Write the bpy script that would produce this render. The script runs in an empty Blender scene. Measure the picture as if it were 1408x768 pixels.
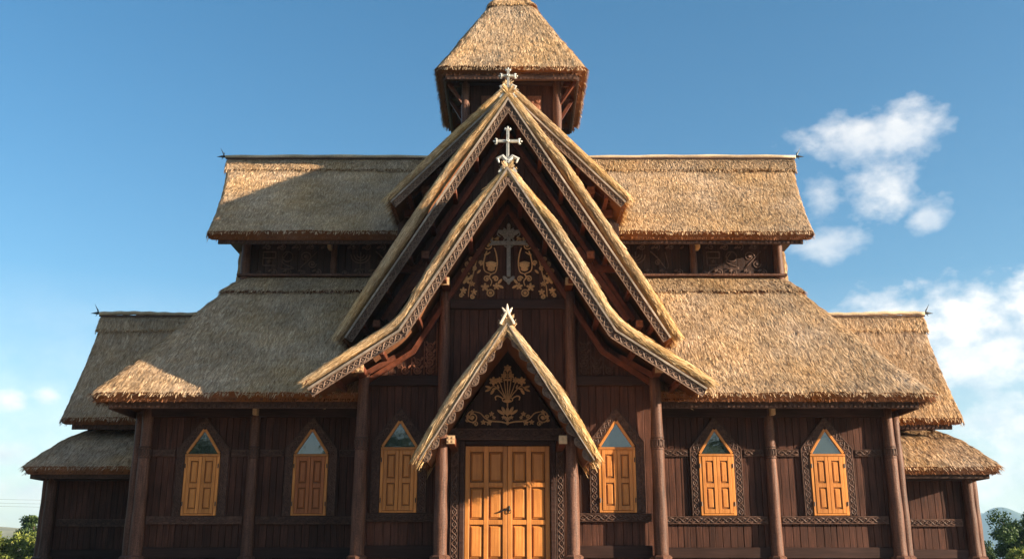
import bpy, math, random
import numpy as np
from mathutils import Vector, Matrix
random.seed(7)
RNG = np.random.default_rng(11)
C = bpy.context.scene.collection
R = math.radians
AX = -0.10                      # axis of the central gables
DECK = 1.45                     # height of the stone terrace the church stands on

# ------------------------------------------------------------------ materials
def new_mat(name):
    m = bpy.data.materials.new(name); m.use_nodes = True
    nt = m.node_tree
    return m, nt, nt.nodes, nt.links, nt.nodes['Principled BSDF']

def ramp(nd, stops):
    r = nd.new('ShaderNodeValToRGB')
    e = r.color_ramp.elements
    while len(e) < len(stops): e.new(0.5)
    for el, (p, c) in zip(e, stops):
        el.position = p; el.color = (c[0], c[1], c[2], 1)
    return r

def mixrgb(nd, mode, fac):
    m = nd.new('ShaderNodeMix'); m.data_type = 'RGBA'; m.blend_type = mode
    m.inputs[0].default_value = fac
    return m

def wood(name, dark, light, rough=0.6, scale=(14, 14, 0.9), bump=0.25, island=0.35, speck=0.0, spec=0.12):
    m, nt, nd, ln, b = new_mat(name)
    tc = nd.new('ShaderNodeTexCoord'); mp = nd.new('ShaderNodeMapping')
    mp.inputs['Scale'].default_value = scale
    ln.new(tc.outputs['Object'], mp.inputs[0])
    n = nd.new('ShaderNodeTexNoise'); n.inputs['Scale'].default_value = 1.6
    n.inputs['Detail'].default_value = 8; n.inputs['Roughness'].default_value = 0.65
    ln.new(mp.outputs[0], n.inputs['Vector'])
    rp = ramp(nd, [(0.28, dark), (0.72, light)])
    ln.new(n.outputs['Fac'], rp.inputs[0])
    # boards differ a little from one another
    g = nd.new('ShaderNodeNewGeometry')
    mr = nd.new('ShaderNodeMapRange'); mr.inputs[3].default_value = 1 - island; mr.inputs[4].default_value = 1 + island
    ln.new(g.outputs['Random Per Island'], mr.inputs[0])
    mx = mixrgb(nd, 'MULTIPLY', 1.0)
    ln.new(rp.outputs[0], mx.inputs[6]); ln.new(mr.outputs[0], mx.inputs[7])
    # weather stains, own shape and size
    n2 = nd.new('ShaderNodeTexNoise'); n2.inputs['Scale'].default_value = 0.9; n2.inputs['Detail'].default_value = 6
    ln.new(tc.outputs['Object'], n2.inputs['Vector'])
    mr2 = nd.new('ShaderNodeMapRange'); mr2.inputs[1].default_value = .3; mr2.inputs[2].default_value = .7
    mr2.inputs[3].default_value = 0.62; mr2.inputs[4].default_value = 1.3
    ln.new(n2.outputs['Fac'], mr2.inputs[0])
    mx2 = mixrgb(nd, 'MULTIPLY', 1.0)
    ln.new(mx.outputs[2], mx2.inputs[6]); ln.new(mr2.outputs[0], mx2.inputs[7])
    oi = nd.new('ShaderNodeObjectInfo'); mro = nd.new('ShaderNodeMapRange'); mro.inputs[3].default_value = .84; mro.inputs[4].default_value = 1.14
    ln.new(oi.outputs['Random'], mro.inputs[0])
    mxo = mixrgb(nd, 'MULTIPLY', 1.0); ln.new(mx2.outputs[2], mxo.inputs[6]); ln.new(mro.outputs[0], mxo.inputs[7])
    out = mxo.outputs[2]
    n3 = nd.new('ShaderNodeTexNoise'); n3.inputs['Scale'].default_value = 55; n3.inputs['Detail'].default_value = 3
    ln.new(tc.outputs['Object'], n3.inputs['Vector'])
    if speck > 0:
        mr3 = nd.new('ShaderNodeMapRange'); mr3.inputs[1].default_value = .35; mr3.inputs[2].default_value = .65
        mr3.inputs[3].default_value = 1 - speck; mr3.inputs[4].default_value = 1 + speck
        ln.new(n3.outputs['Fac'], mr3.inputs[0])
        mx3 = mixrgb(nd, 'MULTIPLY', 1.0)
        ln.new(out, mx3.inputs[6]); ln.new(mr3.outputs[0], mx3.inputs[7]); out = mx3.outputs[2]
    ln.new(out, b.inputs['Base Color'])
    b.inputs['Roughness'].default_value = rough
    b.inputs['Specular IOR Level'].default_value = spec
    add = nd.new('ShaderNodeMath'); add.operation = 'ADD'
    ln.new(n.outputs['Fac'], add.inputs[0]); ln.new(n3.outputs['Fac'], add.inputs[1])
    bp = nd.new('ShaderNodeBump'); bp.inputs['Strength'].default_value = bump; bp.inputs['Distance'].default_value = 0.02
    ln.new(add.outputs[0], bp.inputs['Height']); ln.new(bp.outputs[0], b.inputs['Normal'])
    return m

def thatch_mat(name, stops, patch=(0.66, 1.2)):
    m, nt, nd, ln, b = new_mat(name)
    g = nd.new('ShaderNodeNewGeometry'); tc = nd.new('ShaderNodeTexCoord')
    n = nd.new('ShaderNodeTexNoise'); n.inputs['Scale'].default_value = 9; n.inputs['Detail'].default_value = 5
    ln.new(tc.outputs['Object'], n.inputs['Vector'])
    mixf = nd.new('ShaderNodeMath'); mixf.operation = 'MULTIPLY_ADD'
    mixf.inputs[1].default_value = 0.8
    sub = nd.new('ShaderNodeMath'); sub.operation = 'MULTIPLY'; sub.inputs[1].default_value = 0.25
    ln.new(n.outputs['Fac'], sub.inputs[0])
    ln.new(g.outputs['Random Per Island'], mixf.inputs[0]); ln.new(sub.outputs[0], mixf.inputs[2])
    rp = ramp(nd, stops); ln.new(mixf.outputs[0], rp.inputs[0])
    n2 = nd.new('ShaderNodeTexNoise'); n2.inputs['Scale'].default_value = 0.8; n2.inputs['Detail'].default_value = 7
    n2.inputs['Roughness'].default_value = .62
    ln.new(tc.outputs['Object'], n2.inputs['Vector'])
    mr = nd.new('ShaderNodeMapRange'); mr.inputs[1].default_value = .3; mr.inputs[2].default_value = .7
    mr.inputs[3].default_value = patch[0]; mr.inputs[4].default_value = patch[1]
    ln.new(n2.outputs['Fac'], mr.inputs[0])
    mx = mixrgb(nd, 'MULTIPLY', 1.0); ln.new(rp.outputs[0], mx.inputs[6]); ln.new(mr.outputs[0], mx.inputs[7])
    n4 = nd.new('ShaderNodeTexNoise'); n4.inputs['Scale'].default_value = .45; n4.inputs['Detail'].default_value = 8; n4.inputs['Roughness'].default_value = .6
    ln.new(tc.outputs['Object'], n4.inputs['Vector'])
    mr4 = nd.new('ShaderNodeMapRange'); mr4.inputs[1].default_value = .35; mr4.inputs[2].default_value = .65; mr4.inputs[3].default_value = .86; mr4.inputs[4].default_value = 1.12
    ln.new(n4.outputs['Fac'], mr4.inputs[0])
    hs_ = nd.new('ShaderNodeHueSaturation'); ln.new(mr4.outputs[0], hs_.inputs['Saturation']); ln.new(mx.outputs[2], hs_.inputs['Color'])
    ln.new(hs_.outputs[0], b.inputs['Base Color'])
    b.inputs['Roughness'].default_value = .85; b.inputs['Specular IOR Level'].default_value = .15
    bp = nd.new('ShaderNodeBump'); bp.inputs['Strength'].default_value = .5; bp.inputs['Distance'].default_value = .03
    n3 = nd.new('ShaderNodeTexNoise'); n3.inputs['Scale'].default_value = 40; n3.inputs['Detail'].default_value = 4
    ln.new(tc.outputs['Object'], n3.inputs['Vector'])
    ln.new(n3.outputs['Fac'], bp.inputs['Height']); ln.new(bp.outputs[0], b.inputs['Normal'])
    return m

def plain(name, col, rough=.6, var=.25, scale=6, bump=.1, metal=0, spec=.4):
    m, nt, nd, ln, b = new_mat(name)
    tc = nd.new('ShaderNodeTexCoord')
    n = nd.new('ShaderNodeTexNoise'); n.inputs['Scale'].default_value = scale; n.inputs['Detail'].default_value = 7
    n.inputs['Roughness'].default_value = .65
    ln.new(tc.outputs['Object'], n.inputs['Vector'])
    rp = ramp(nd, [(.3, tuple(c * (1 - var) for c in col)), (.7, tuple(c * (1 + var) for c in col))])
    ln.new(n.outputs['Fac'], rp.inputs[0]); ln.new(rp.outputs[0], b.inputs['Base Color'])
    b.inputs['Roughness'].default_value = rough; b.inputs['Metallic'].default_value = metal
    b.inputs['Specular IOR Level'].default_value = spec
    bp = nd.new('ShaderNodeBump'); bp.inputs['Strength'].default_value = bump; bp.inputs['Distance'].default_value = .02
    ln.new(n.outputs['Fac'], bp.inputs['Height']); ln.new(bp.outputs[0], b.inputs['Normal'])
    return m

def leaf_mat(name, stops):
    m, nt, nd, ln, b = new_mat(name)
    g = nd.new('ShaderNodeNewGeometry')
    rp = ramp(nd, stops); ln.new(g.outputs['Random Per Island'], rp.inputs[0])
    ln.new(rp.outputs[0], b.inputs['Base Color']); b.inputs['Roughness'].default_value = .55
    b.inputs['Specular IOR Level'].default_value = .3
    tr = nd.new('ShaderNodeBsdfTranslucent'); ln.new(rp.outputs[0], tr.inputs[0])
    mx = nd.new('ShaderNodeMixShader'); mx.inputs[0].default_value = .3
    ln.new(b.outputs[0], mx.inputs[1]); ln.new(tr.outputs[0], mx.inputs[2])
    ln.new(mx.outputs[0], nd['Material Output'].inputs[0])
    return m

M = {}
M['straw'] = thatch_mat('thatch straw', [(0.0, (.15, .084, .041)), (.25, (.36, .220, .116)), (.65, (.56, .364, .207)), (1, (.82, .595, .375))])
M['straw_rake'] = thatch_mat('thatch straw of the gable edges', [(0.0, (.19, .095, .040)), (.3, (.44, .26, .115)), (.65, (.64, .42, .21)), (1, (.88, .65, .39))])
M['straw_gold'] = thatch_mat('golden thatch straw', [(0.0, (.15, .080, .040)), (.3, (.35, .205, .105)), (.65, (.52, .33, .185)), (1, (.76, .54, .35))])
M['butts'] = thatch_mat('cut straw butts', [(0.0, (.07, .026, .011)), (.5, (.17, .064, .026)), (1, (.32, .13, .055))])
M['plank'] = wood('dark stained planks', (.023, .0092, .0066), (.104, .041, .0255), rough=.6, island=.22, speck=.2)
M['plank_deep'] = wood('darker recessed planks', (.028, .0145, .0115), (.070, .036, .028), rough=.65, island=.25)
M['beam'] = wood('dark beams', (.022, .0110, .0088), (.068, .033, .025), rough=.55, scale=(.9, 14, 14), island=.15)
M['carve_dark'] = wood('carved dark wood', (.045, .0235, .0175), (.125, .066, .047), rough=.5, scale=(9, 9, 9), island=.2, speck=.2)
M['carve_pale'] = wood('carved frieze wood', (.085, .048, .038), (.20, .118, .09), rough=.5, scale=(9, 9, 9), island=.2)
M['carve_red'] = wood('carved red brown wood', (.16, .055, .032), (.34, .14, .08), rough=.5, scale=(9, 9, 9), island=.2)  # also stands in for sunlight on the left relief panel
M['post'] = wood('post wood', (.052, .025, .018), (.185, .088, .058), rough=.45, scale=(16, 16, 1.2), island=.05, speck=.35, bump=.35)
M['red'] = wood('red brown rafters', (.055, .018, .010), (.14, .042, .022), rough=.45, scale=(4, 4, 4), island=.2)
M['grey_board'] = wood('silvered barge boards', (.17, .13, .10), (.36, .29, .235), rough=.6, scale=(5, 5, 5), island=.15)
M['trim'] = wood('weathered carved trim', (.075, .042, .030), (.21, .135, .095), rough=.55, scale=(8, 8, 8), island=.15, speck=.25)
M['trim_back'] = wood('trim backing board', (.045, .027, .022), (.10, .06, .048), rough=.6, scale=(8, 8, 8), island=.1)
M['orange'] = wood('varnished shutters', (.45, .155, .034), (.68, .268, .068), rough=.38, scale=(18, 18, 1.1), island=.16, bump=.12, spec=.3)
M['shutter_red'] = wood('red brown shutters', (.30, .088, .026), (.48, .155, .045), rough=.38, scale=(18, 18, 1.1), island=.16, bump=.12, spec=.3)
M['orange_groove'] = wood('dark shutter grooves', (.10, .035, .012), (.16, .06, .02), rough=.6, island=.1)
M['pale_end'] = wood('pale beam ends', (.42, .25, .13), (.66, .43, .25), rough=.6, scale=(9, 9, 9), island=.1)
M['gilt'] = wood('tan carved scrollwork', (.44, .235, .105), (.72, .42, .20), rough=.5, scale=(20, 20, 20), island=.12, bump=.3)
M['ridge'] = wood('sun bleached ridge pole', (.36, .26, .165), (.60, .46, .31), rough=.7, scale=(.6, 10, 10), island=.15, speck=.3)
M['silver'] = plain('weathered silver paint', (.46, .435, .39), rough=.42, var=.35, scale=18, bump=.4, metal=.15)
M['pewter'] = plain('grey cross wood', (.25, .225, .20), rough=.45, var=.4, scale=18, bump=.4)
M['iron'] = plain('blackened iron', (.035, .033, .032), rough=.45, var=.3, scale=20, metal=.6)
M['bone'] = plain('bleached finial wood', (.66, .54, .42), rough=.55, var=.2, scale=14, bump=.2)
M['stone'] = plain('terrace stone', (.30, .26, .22), rough=.85, var=.3, scale=3, bump=.5)
M['grass'] = plain('grass', (.065, .10, .028), rough=.9, var=.5, scale=2.5, bump=.8)
M['path'] = plain('gravel path', (.34, .29, .23), rough=.95, var=.3, scale=30, bump=.6)
M['sand'] = plain('sandy bounce ground', (.24, .18, .125), rough=.95, var=.2, scale=1.5, bump=.4)
M['bark'] = wood('bark', (.05, .035, .025), (.16, .12, .09), rough=.9, scale=(6, 6, 1.5), bump=.8)
M['leaf_dark'] = leaf_mat('dark leaves', [(0, (.022, .046, .012)), (.6, (.050, .092, .024)), (1, (.11, .16, .045))])
M['leaf_lime'] = leaf_mat('yellow green leaves', [(0, (.08, .11, .018)), (.6, (.19, .22, .04)), (1, (.36, .36, .08))])
M['leaf_mid'] = leaf_mat('mid green leaves', [(0, (.025, .05, .013)), (.6, (.06, .095, .024)), (1, (.11, .15, .04))])
M['cable'] = plain('cable', (.05, .05, .052), rough=.6)
# window glass: a dark polished pane
m, nt, nd, ln, b = new_mat('window glass')
b.inputs['Base Color'].default_value = (.018, .026, .026, 1); b.inputs['Roughness'].default_value = .04
b.inputs['Specular IOR Level'].default_value = .9; b.inputs['IOR'].default_value = 1.7
tc = nd.new('ShaderNodeTexCoord'); n = nd.new('ShaderNodeTexNoise'); n.inputs['Scale'].default_value = 3
ln.new(tc.outputs['Object'], n.inputs['Vector'])
bp = nd.new('ShaderNodeBump'); bp.inputs['Strength'].default_value = .12; bp.inputs['Distance'].default_value = .02
ln.new(n.outputs['Fac'], bp.inputs['Height']); ln.new(bp.outputs[0], b.inputs['Normal'])
M['glass'] = m
# far hills: scrub and fields
def hill_mat(name, a, c, sc):
    return plain(name, tuple((x + y) / 2 for x, y in zip(a, c)), rough=.95, var=.45, scale=sc, bump=.3)
M['hill_far'] = hill_mat('mountain forest', (.04, .07, .03), (.07, .10, .05), .01)
M['hill_near'] = hill_mat('ridge scrub', (.16, .17, .09), (.22, .20, .14), .06)

# ------------------------------------------------------------------ mesh builder
class MB:
    def __init__(s): s.v = []; s.f = []; s.n = 0; s.starts = []
    def add(s, verts, faces):
        o = s.n; s.starts.append((s.n, len(s.f)))
        s.v.extend([tuple(p) for p in verts]); s.f.extend([tuple(i + o for i in f) for f in faces]); s.n += len(verts)
    def box(s, x0, x1, y0, y1, z0, z1, ch=0.0, jit=0.0):
        cx, cy, cz = (x0 + x1) / 2, (y0 + y1) / 2, (z0 + z1) / 2
        s.obox((cx, cy, cz), (1, 0, 0), (0, 1, 0), (0, 0, 1), x1 - x0, y1 - y0, z1 - z0, ch)
    def obox(s, c, ax, ay, az, lx, ly, lz, ch=0.0):
        c = Vector(c); A = [Vector(ax).normalized(), Vector(ay).normalized(), Vector(az).normalized()]
        h = (lx / 2, ly / 2, lz / 2)
        ch = min(ch, min(h) * .6)
        if ch <= 0:
            vs = [c + A[0] * (i * h[0]) + A[1] * (j * h[1]) + A[2] * (k * h[2]) for i in (-1, 1) for j in (-1, 1) for k in (-1, 1)]
            s.add(vs, [(0, 1, 3, 2), (4, 6, 7, 5), (0, 4, 5, 1), (2, 3, 7, 6), (0, 2, 6, 4), (1, 5, 7, 3)]); return
        vs = []; idx = {}
        for i in (-1, 1):
            for j in (-1, 1):
                for k in (-1, 1):
                    sg = (i, j, k)
                    for a in range(3):
                        d = [sg[q] * (h[q] if q == a else h[q] - ch) for q in range(3)]
                        idx[(i, j, k, a)] = len(vs)
                        vs.append(c + A[0] * d[0] + A[1] * d[1] + A[2] * d[2])
        fs = []
        for a in range(3):
            b_, c_ = (a + 1) % 3, (a + 2) % 3
            for sg in (-1, 1):
                q = []
                for (p, r_) in ((-1, -1), (1, -1), (1, 1), (-1, 1)):
                    t = [0, 0, 0]; t[a] = sg; t[b_] = p; t[c_] = r_
                    q.append(idx[(*t, a)])
                fs.append(q if sg > 0 else q[::-1])
        for a in range(3):          # edges along a
            b_, c_ = (a + 1) % 3, (a + 2) % 3
            for p in (-1, 1):
                for r_ in (-1, 1):
                    t0 = [0, 0, 0]; t0[a] = -1; t0[b_] = p; t0[c_] = r_
                    t1 = list(t0); t1[a] = 1
                    q = [idx[(*t0, b_)], idx[(*t1, b_)], idx[(*t1, c_)], idx[(*t0, c_)]]
                    fs.append(q if p * r_ < 0 else q[::-1])
        for i in (-1, 1):
            for j in (-1, 1):
                for k in (-1, 1):
                    q = [idx[(i, j, k, 0)], idx[(i, j, k, 1)], idx[(i, j, k, 2)]]
                    fs.append(q if i * j * k > 0 else q[::-1])
        s.add(vs, fs)
    def bar(s, p0, p1, w, h, up=(0, 0, 1), ch=0.0):
        p0 = Vector(p0); p1 = Vector(p1); d = (p1 - p0); L = d.length; d.normalize()
        u = Vector(up); u = (u - d * u.dot(d)).normalized(); r = d.cross(u)
        s.obox((p0 + p1) / 2, d, r, u, L, w, h, ch)
    def prism(s, poly, y0, y1):
        """polygon of (x,z) points, counter clockwise seen from the front, between two depths"""
        n = len(poly)
        vs = [(x, y0, z) for x, z in poly] + [(x, y1, z) for x, z in poly]
        fs = [tuple(range(n)), tuple(range(2 * n - 1, n - 1, -1))]
        fs += [(i, i + n, (i + 1) % n + n, (i + 1) % n) for i in range(n)]
        s.add(vs, fs)
    def tube(s, pts, r, n=6, squash=None, cap=True):
        P = [Vector(p) for p in pts]; m = len(P)
        rr = r if isinstance(r, (list, tuple)) else [r] * m
        rings = []; ref = None
        for i, p in enumerate(P):
            d = (P[min(i + 1, m - 1)] - P[max(i - 1, 0)])
            if d.length < 1e-9: d = Vector((0, 0, 1))
            d.normalize()
            if squash is not None: u = Vector(squash)
            elif ref is None: u = Vector((0, 0, 1)) if abs(d.z) < .9 else Vector((0, 1, 0))
            else: u = ref
            u = (u - d * u.dot(d))
            if u.length < 1e-6: u = d.orthogonal()
            u.normalize(); ref = u; w = d.cross(u)
            q = .65 if squash is not None else 1
            rings.append([p + (u * (math.cos(a) * q) + w * math.sin(a)) * rr[i] for a in [2 * math.pi * k / n for k in range(n)]])
        vs = [q for g in rings for q in g]
        fs = [(i * n + k, i * n + (k + 1) % n, (i + 1) * n + (k + 1) % n, (i + 1) * n + k) for i in range(m - 1) for k in range(n)]
        if cap: fs += [tuple(range(n - 1, -1, -1)), tuple((m - 1) * n + k for k in range(n))]
        s.add(vs, fs)
    def lathe(s, c, prof, n=16):
        """prof: list of (radius, z); around a vertical axis at c"""
        m = len(prof)
        vs = [(c[0] + r * math.cos(2 * math.pi * k / n), c[1] + r * math.sin(2 * math.pi * k / n), c[2] + z) for r, z in prof for k in range(n)]
        fs = [(i * n + k, i * n + (k + 1) % n, (i + 1) * n + (k + 1) % n, (i + 1) * n + k) for i in range(m - 1) for k in range(n)]
        fs += [tuple(range(n - 1, -1, -1)), tuple((m - 1) * n + k for k in range(n))]
        s.add(vs, fs)
    def disc(s, c, rx, rz, th, ang=0, n=12):
        """domed oval boss standing on a wall that faces -Y"""
        ca, sa = math.cos(ang), math.sin(ang)
        def P(q, a, y):
            x = rx * q * math.cos(a); z = rz * q * math.sin(a)
            return (c[0] + x * ca - z * sa, c[1] + y, c[2] + x * sa + z * ca)
        vs = []
        for q, y in ((1, 0), (.92, -th * .6), (.6, -th), (.25, -th * .8)):
            vs += [P(q, 2 * math.pi * k / n, y) for k in range(n)]
        fs = [(i * n + k, i * n + (k + 1) % n, (i + 1) * n + (k + 1) % n, (i + 1) * n + k) for i in range(3) for k in range(n)]
        fs += [tuple(3 * n + k for k in range(n))]
        s.add(vs, fs)
    def build(s, name, mat, parent=None, smooth=False, origin=None):
        v = np.array(s.v, dtype=np.float64)
        return mesh_obj(name, v, s.f, [mat], parent, smooth, origin)

def build_each(mb, name, mat, parent):
    """one object for each piece added to the builder"""
    st = mb.starts + [(len(mb.v), len(mb.f))]; out = []
    for (v0, f0), (v1, f1) in zip(st[:-1], st[1:]):
        out.append(mesh_obj(name, np.array(mb.v[v0:v1], dtype=np.float64), [tuple(i - v0 for i in f) for f in mb.f[f0:f1]], [mat], parent))
    return out
def wloc(o):
    p = Vector((0, 0, 0))
    while o is not None:
        p = p + o.location; o = o.parent
    return p

def mesh_obj(name, v, faces, mats, parent=None, smooth=False, origin=None, midx=None):
    lo, hi = v.min(0), v.max(0)
    o = Vector(((lo[0] + hi[0]) / 2, (lo[1] + hi[1]) / 2, lo[2])) if origin is None else Vector(origin)
    me = bpy.data.meshes.new(name)
    me.from_pydata((v - np.array(o)).tolist(), [], faces)
    if midx is not None: me.polygons.foreach_set('material_index', midx)
    if smooth is not False:
        me.polygons.foreach_set('use_smooth', [True] * len(me.polygons) if smooth is True else smooth)
    for mm in mats: me.materials.append(mm)
    me.update()
    ob = bpy.data.objects.new(name, me); C.objects.link(ob)
    if parent is not None:
        ob.parent = parent; ob.location = o - wloc(parent)
    else: ob.location = o
    return ob

def copy_tree(o, dx, parent):
    c = o.copy(); C.objects.link(c); c.parent = parent
    c.location = Vector(o.location) + Vector(dx)
    for ch in list(o.children):
        d = ch.copy(); C.objects.link(d); d.parent = c
    return c

def thing(name, loc, label, cat, group=None):
    o = bpy.data.objects.new(name, None); C.objects.link(o); o.location = loc
    o['label'] = label; o['category'] = cat
    if group: o['group'] = group
    return o
def tag(o, label, cat, group=None):
    o['label'] = label; o['category'] = cat
    if group: o['group'] = group
    return o
def structure(o): o['kind'] = 'structure'; return o

# ------------------------------------------------------------------ noise and polylines
def vnoise(u, v, seed=0):
    iu = np.floor(u).astype(np.int64); iv = np.floor(v).astype(np.int64)
    fu = u - iu; fv = v - iv
    fu = fu * fu * (3 - 2 * fu); fv = fv * fv * (3 - 2 * fv)
    def h(a, b):
        x = (a * 374761393 + b * 668265263 + seed * 144665) & 0x7fffffff
        x = ((x ^ (x >> 13)) * 1274126177) & 0x7fffffff
        return ((x ^ (x >> 16)) & 0xffff) / 65535.0
    return (h(iu, iv) * (1 - fu) + h(iu + 1, iv) * fu) * (1 - fv) + (h(iu, iv + 1) * (1 - fu) + h(iu + 1, iv + 1) * fu) * fv

def offset_path(path, d):
    """inward (downward) mitred offset of an open (x,z) polyline that runs left to right over an apex"""
    P = [Vector(p) for p in path]; out = []
    N = []
    for a, b in zip(P[:-1], P[1:]):
        t = (b - a).normalized(); N.append(Vector((t.y, -t.x)))
    for i, p in enumerate(P):
        if i == 0: out.append(p + N[0] * d)
        elif i == len(P) - 1: out.append(p + N[-1] * d)
        else:
            b = (N[i - 1] + N[i]).normalized()
            out.append(p + b * (d / max(.25, b.dot(N[i]))))
    return [(q.x, q.y) for q in out]

def path_z(path, x):
    for (x0, z0), (x1, z1) in zip(path[:-1], path[1:]):
        if x0 <= x <= x1: return z0 + (z1 - z0) * (x - x0) / max(1e-9, x1 - x0)
    return path[0][1] if x < path[0][0] else path[-1][1]

def catmull(pts, n=8):
    P = [np.array(p, float) for p in pts]
    P = [2 * P[0] - P[1]] + P + [2 * P[-1] - P[-2]]
    out = []
    for i in range(1, len(P) - 2):
        for k in range(n):
            t = k / n
            out.append(.5 * ((2 * P[i]) + (P[i + 1] - P[i - 1]) * t + (2 * P[i - 1] - 5 * P[i] + 4 * P[i + 1] - P[i + 2]) * t * t
                             + (-P[i - 1] + 3 * P[i] - 3 * P[i + 1] + P[i + 2]) * t ** 3))
    out.append(P[-2])
    return out

# ------------------------------------------------------------------ thatch
def thatch(name, rows, thk, parent, mat='straw', closed=False, ds=.085, dt=.09, dens=170, fringe=60, n0=None,
           roll=True, rough=.55, blade=(.010, .026, .09, .24), cut=True, seed=0, edge_dens=0, tilt=0.014, ang=.08, comb=1.0):
    """rows: polylines from the ridge down to the eave, all with the same number of points (left to right, or round
    a ring when closed).  Gives one mesh: a thick slab of straw with a rough face, rolled verges, a cut eave and loose straws."""
    rw = np.array(rows, float)                                   # nr, npt, 3
    nr, npt = rw.shape[:2]
    # parametrise
    cen = rw.mean(1); tl = np.r_[0, np.cumsum(np.linalg.norm(np.diff(rw[:, npt // 2 if not closed else 0], axis=0), axis=1))]
    L = tl[-1]; last = rw[-1]
    sl = np.r_[0, np.cumsum(np.linalg.norm(np.diff(last, axis=0), axis=1))]
    if closed: sl = np.r_[sl, sl[-1] + np.linalg.norm(last[-1] - last[0])]
    W = sl[-1]
    nt_ = max(4, int(L / dt)); ns_ = max(6, int(W / ds))
    T = np.linspace(0, L, nt_ + 1)
    S = np.linspace(0, W, ns_ + 1)
    r = thk / 2
    if not closed and roll:
        e = np.array([0, .08, .3, .65]) * r
        S = np.unique(np.r_[e, S[(S > r * .9) & (S < W - r * .9)], W - e])
    if closed: S = S[:-1]; rwx = np.concatenate([rw, rw[:, :1]], 1)
    else: rwx = rw
    # interpolate along s for each row, then along t
    G = np.empty((nr, len(S), 3))
    for i in range(nr):
        for c in range(3): G[i, :, c] = np.interp(S, sl, rwx[i, :, c])
    P = np.empty((len(T), len(S), 3))
    for j in range(len(S)):
        for c in range(3): P[:, j, c] = np.interp(T, tl, G[:, j, c])
    def normals(Q):
        dT = np.gradient(Q, axis=0)
        if closed: dS = (np.roll(Q, -1, 1) - np.roll(Q, 1, 1))
        else: dS = np.gradient(Q, axis=1)
        nn = np.cross(dT, dS); l = np.linalg.norm(nn, axis=2, keepdims=True); nn /= np.maximum(l, 1e-9)
        return nn, dT
    N, dT = normals(P)
    flip = N[..., 2].mean() < 0
    if flip: N = -N
    Nb = N.copy()
    if n0 is not None: Nb[0] = np.array(n0)
    U, V = np.meshgrid(S, T)
    f = (vnoise(U / .09, V / .22, seed) - .5) * .034 + (vnoise(U / .05, V / .16, seed + 1) - .5) * .022 \
        + (vnoise(U / 1.3, V / .9, seed + 2) - .5) * .07
    ph = V / .52 + (vnoise(U / .35, V / 2.0, seed + 3) - .5) * .9
    f += (ph - np.floor(ph)) * .030 * (.3 + 1.2 * vnoise(U / 2., V / 1.2, seed + 4))
    f *= rough
    if closed: pass
    fade = np.clip(V / .25, 0, 1)
    f = f * (0.3 + .7 * fade)
    top = P + N * f[..., None]; bot = P - Nb * thk
    if not closed and roll:
        d = np.minimum(S, W - S); k = np.where(d < r, r * (1 - np.sqrt(np.maximum(0, 1 - (1 - d / r) ** 2))), 0)
        top = top - N * k[None, :, None]; bot = bot + N * (k * .98)[None, :, None]
    a, b = len(T), len(S)
    verts = np.concatenate([top.reshape(-1, 3), bot.reshape(-1, 3)])
    I = np.arange(a * b).reshape(a, b); J = I + a * b
    nx = (lambda A: np.roll(A, -1, 1)) if closed else (lambda A: A[:, 1:])
    cu = (lambda A: A) if closed else (lambda A: A[:, :-1])
    def q(A, B, Cc, D): return np.stack([A.ravel(), B.ravel(), Cc.ravel(), D.ravel()], 1)
    ft = q(cu(I)[:-1], cu(I)[1:], nx(I)[1:], nx(I)[:-1])
    fb = q(cu(J)[:-1], nx(J)[:-1], nx(J)[1:], cu(J)[1:])
    fe = q(cu(I)[-1:], cu(J)[-1:], nx(J)[-1:], nx(I)[-1:])
    f0 = q(cu(I)[:1], nx(I)[:1], nx(J)[:1], cu(J)[:1])
    fl = [ft, fb, fe, f0]
    dd = np.minimum(S, W - S) if not closed else np.full(len(S), 9.)
    cb = dd if closed else dd[:-1]
    mb_row = [0 if (not closed and roll and x < r * 1.2) else 1 for x in cb]
    mi = [0] * len(ft) + mb_row * (a - 1) + [1 if cut else 0] * len(fe) + [0] * len(f0)
    sm = [True] * len(ft) + [False] * (len(fb) + len(fe) + len(f0))
    if not closed:
        fs_ = q(I[:-1, :1], J[:-1, :1], J[1:, :1], I[1:, :1]); fs2 = q(I[:-1, -1:], I[1:, -1:], J[1:, -1:], J[:-1, -1:])
        fl += [fs_, fs2]; mi += [0] * (len(fs_) + len(fs2)); sm += [True] * (len(fs_) + len(fs2))
    F = np.concatenate(fl)
    if flip: F = F[:, ::-1]
    # loose straws lying down the slope
    Nt, dTt = normals(top)
    if flip: Nt = -Nt
    Nn = Nt / np.maximum(np.linalg.norm(Nt, axis=2, keepdims=True), 1e-9)
    D = (Nn * Nn[..., 2:3] - np.array([0, 0, 1.])) * comb          # straw is combed straight down the fall of the roof
    D = D / np.maximum(np.linalg.norm(D, axis=2, keepdims=True), 1e-9) + (.25 if comb else 1.0) * dTt / np.maximum(np.linalg.norm(dTt, axis=2, keepdims=True), 1e-9)
    K = int(dens * 4.2 * L * W)
    def sample(arr, ti, si):
        t0 = np.clip(np.floor(ti).astype(int), 0, a - 2); s0 = np.floor(si).astype(int)
        ft_, fs_ = (ti - t0)[:, None], (si - s0)[:, None]
        if closed: s1 = (s0 + 1) % b; s0 = s0 % b
        else: s0 = np.clip(s0, 0, b - 2); s1 = s0 + 1; fs_ = (si - s0)[:, None]
        return (arr[t0, s0] * (1 - fs_) + arr[t0, s1] * fs_) * (1 - ft_) + (arr[t0 + 1, s0] * (1 - fs_) + arr[t0 + 1, s1] * fs_) * ft_
    BV = []; BM = []
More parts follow.
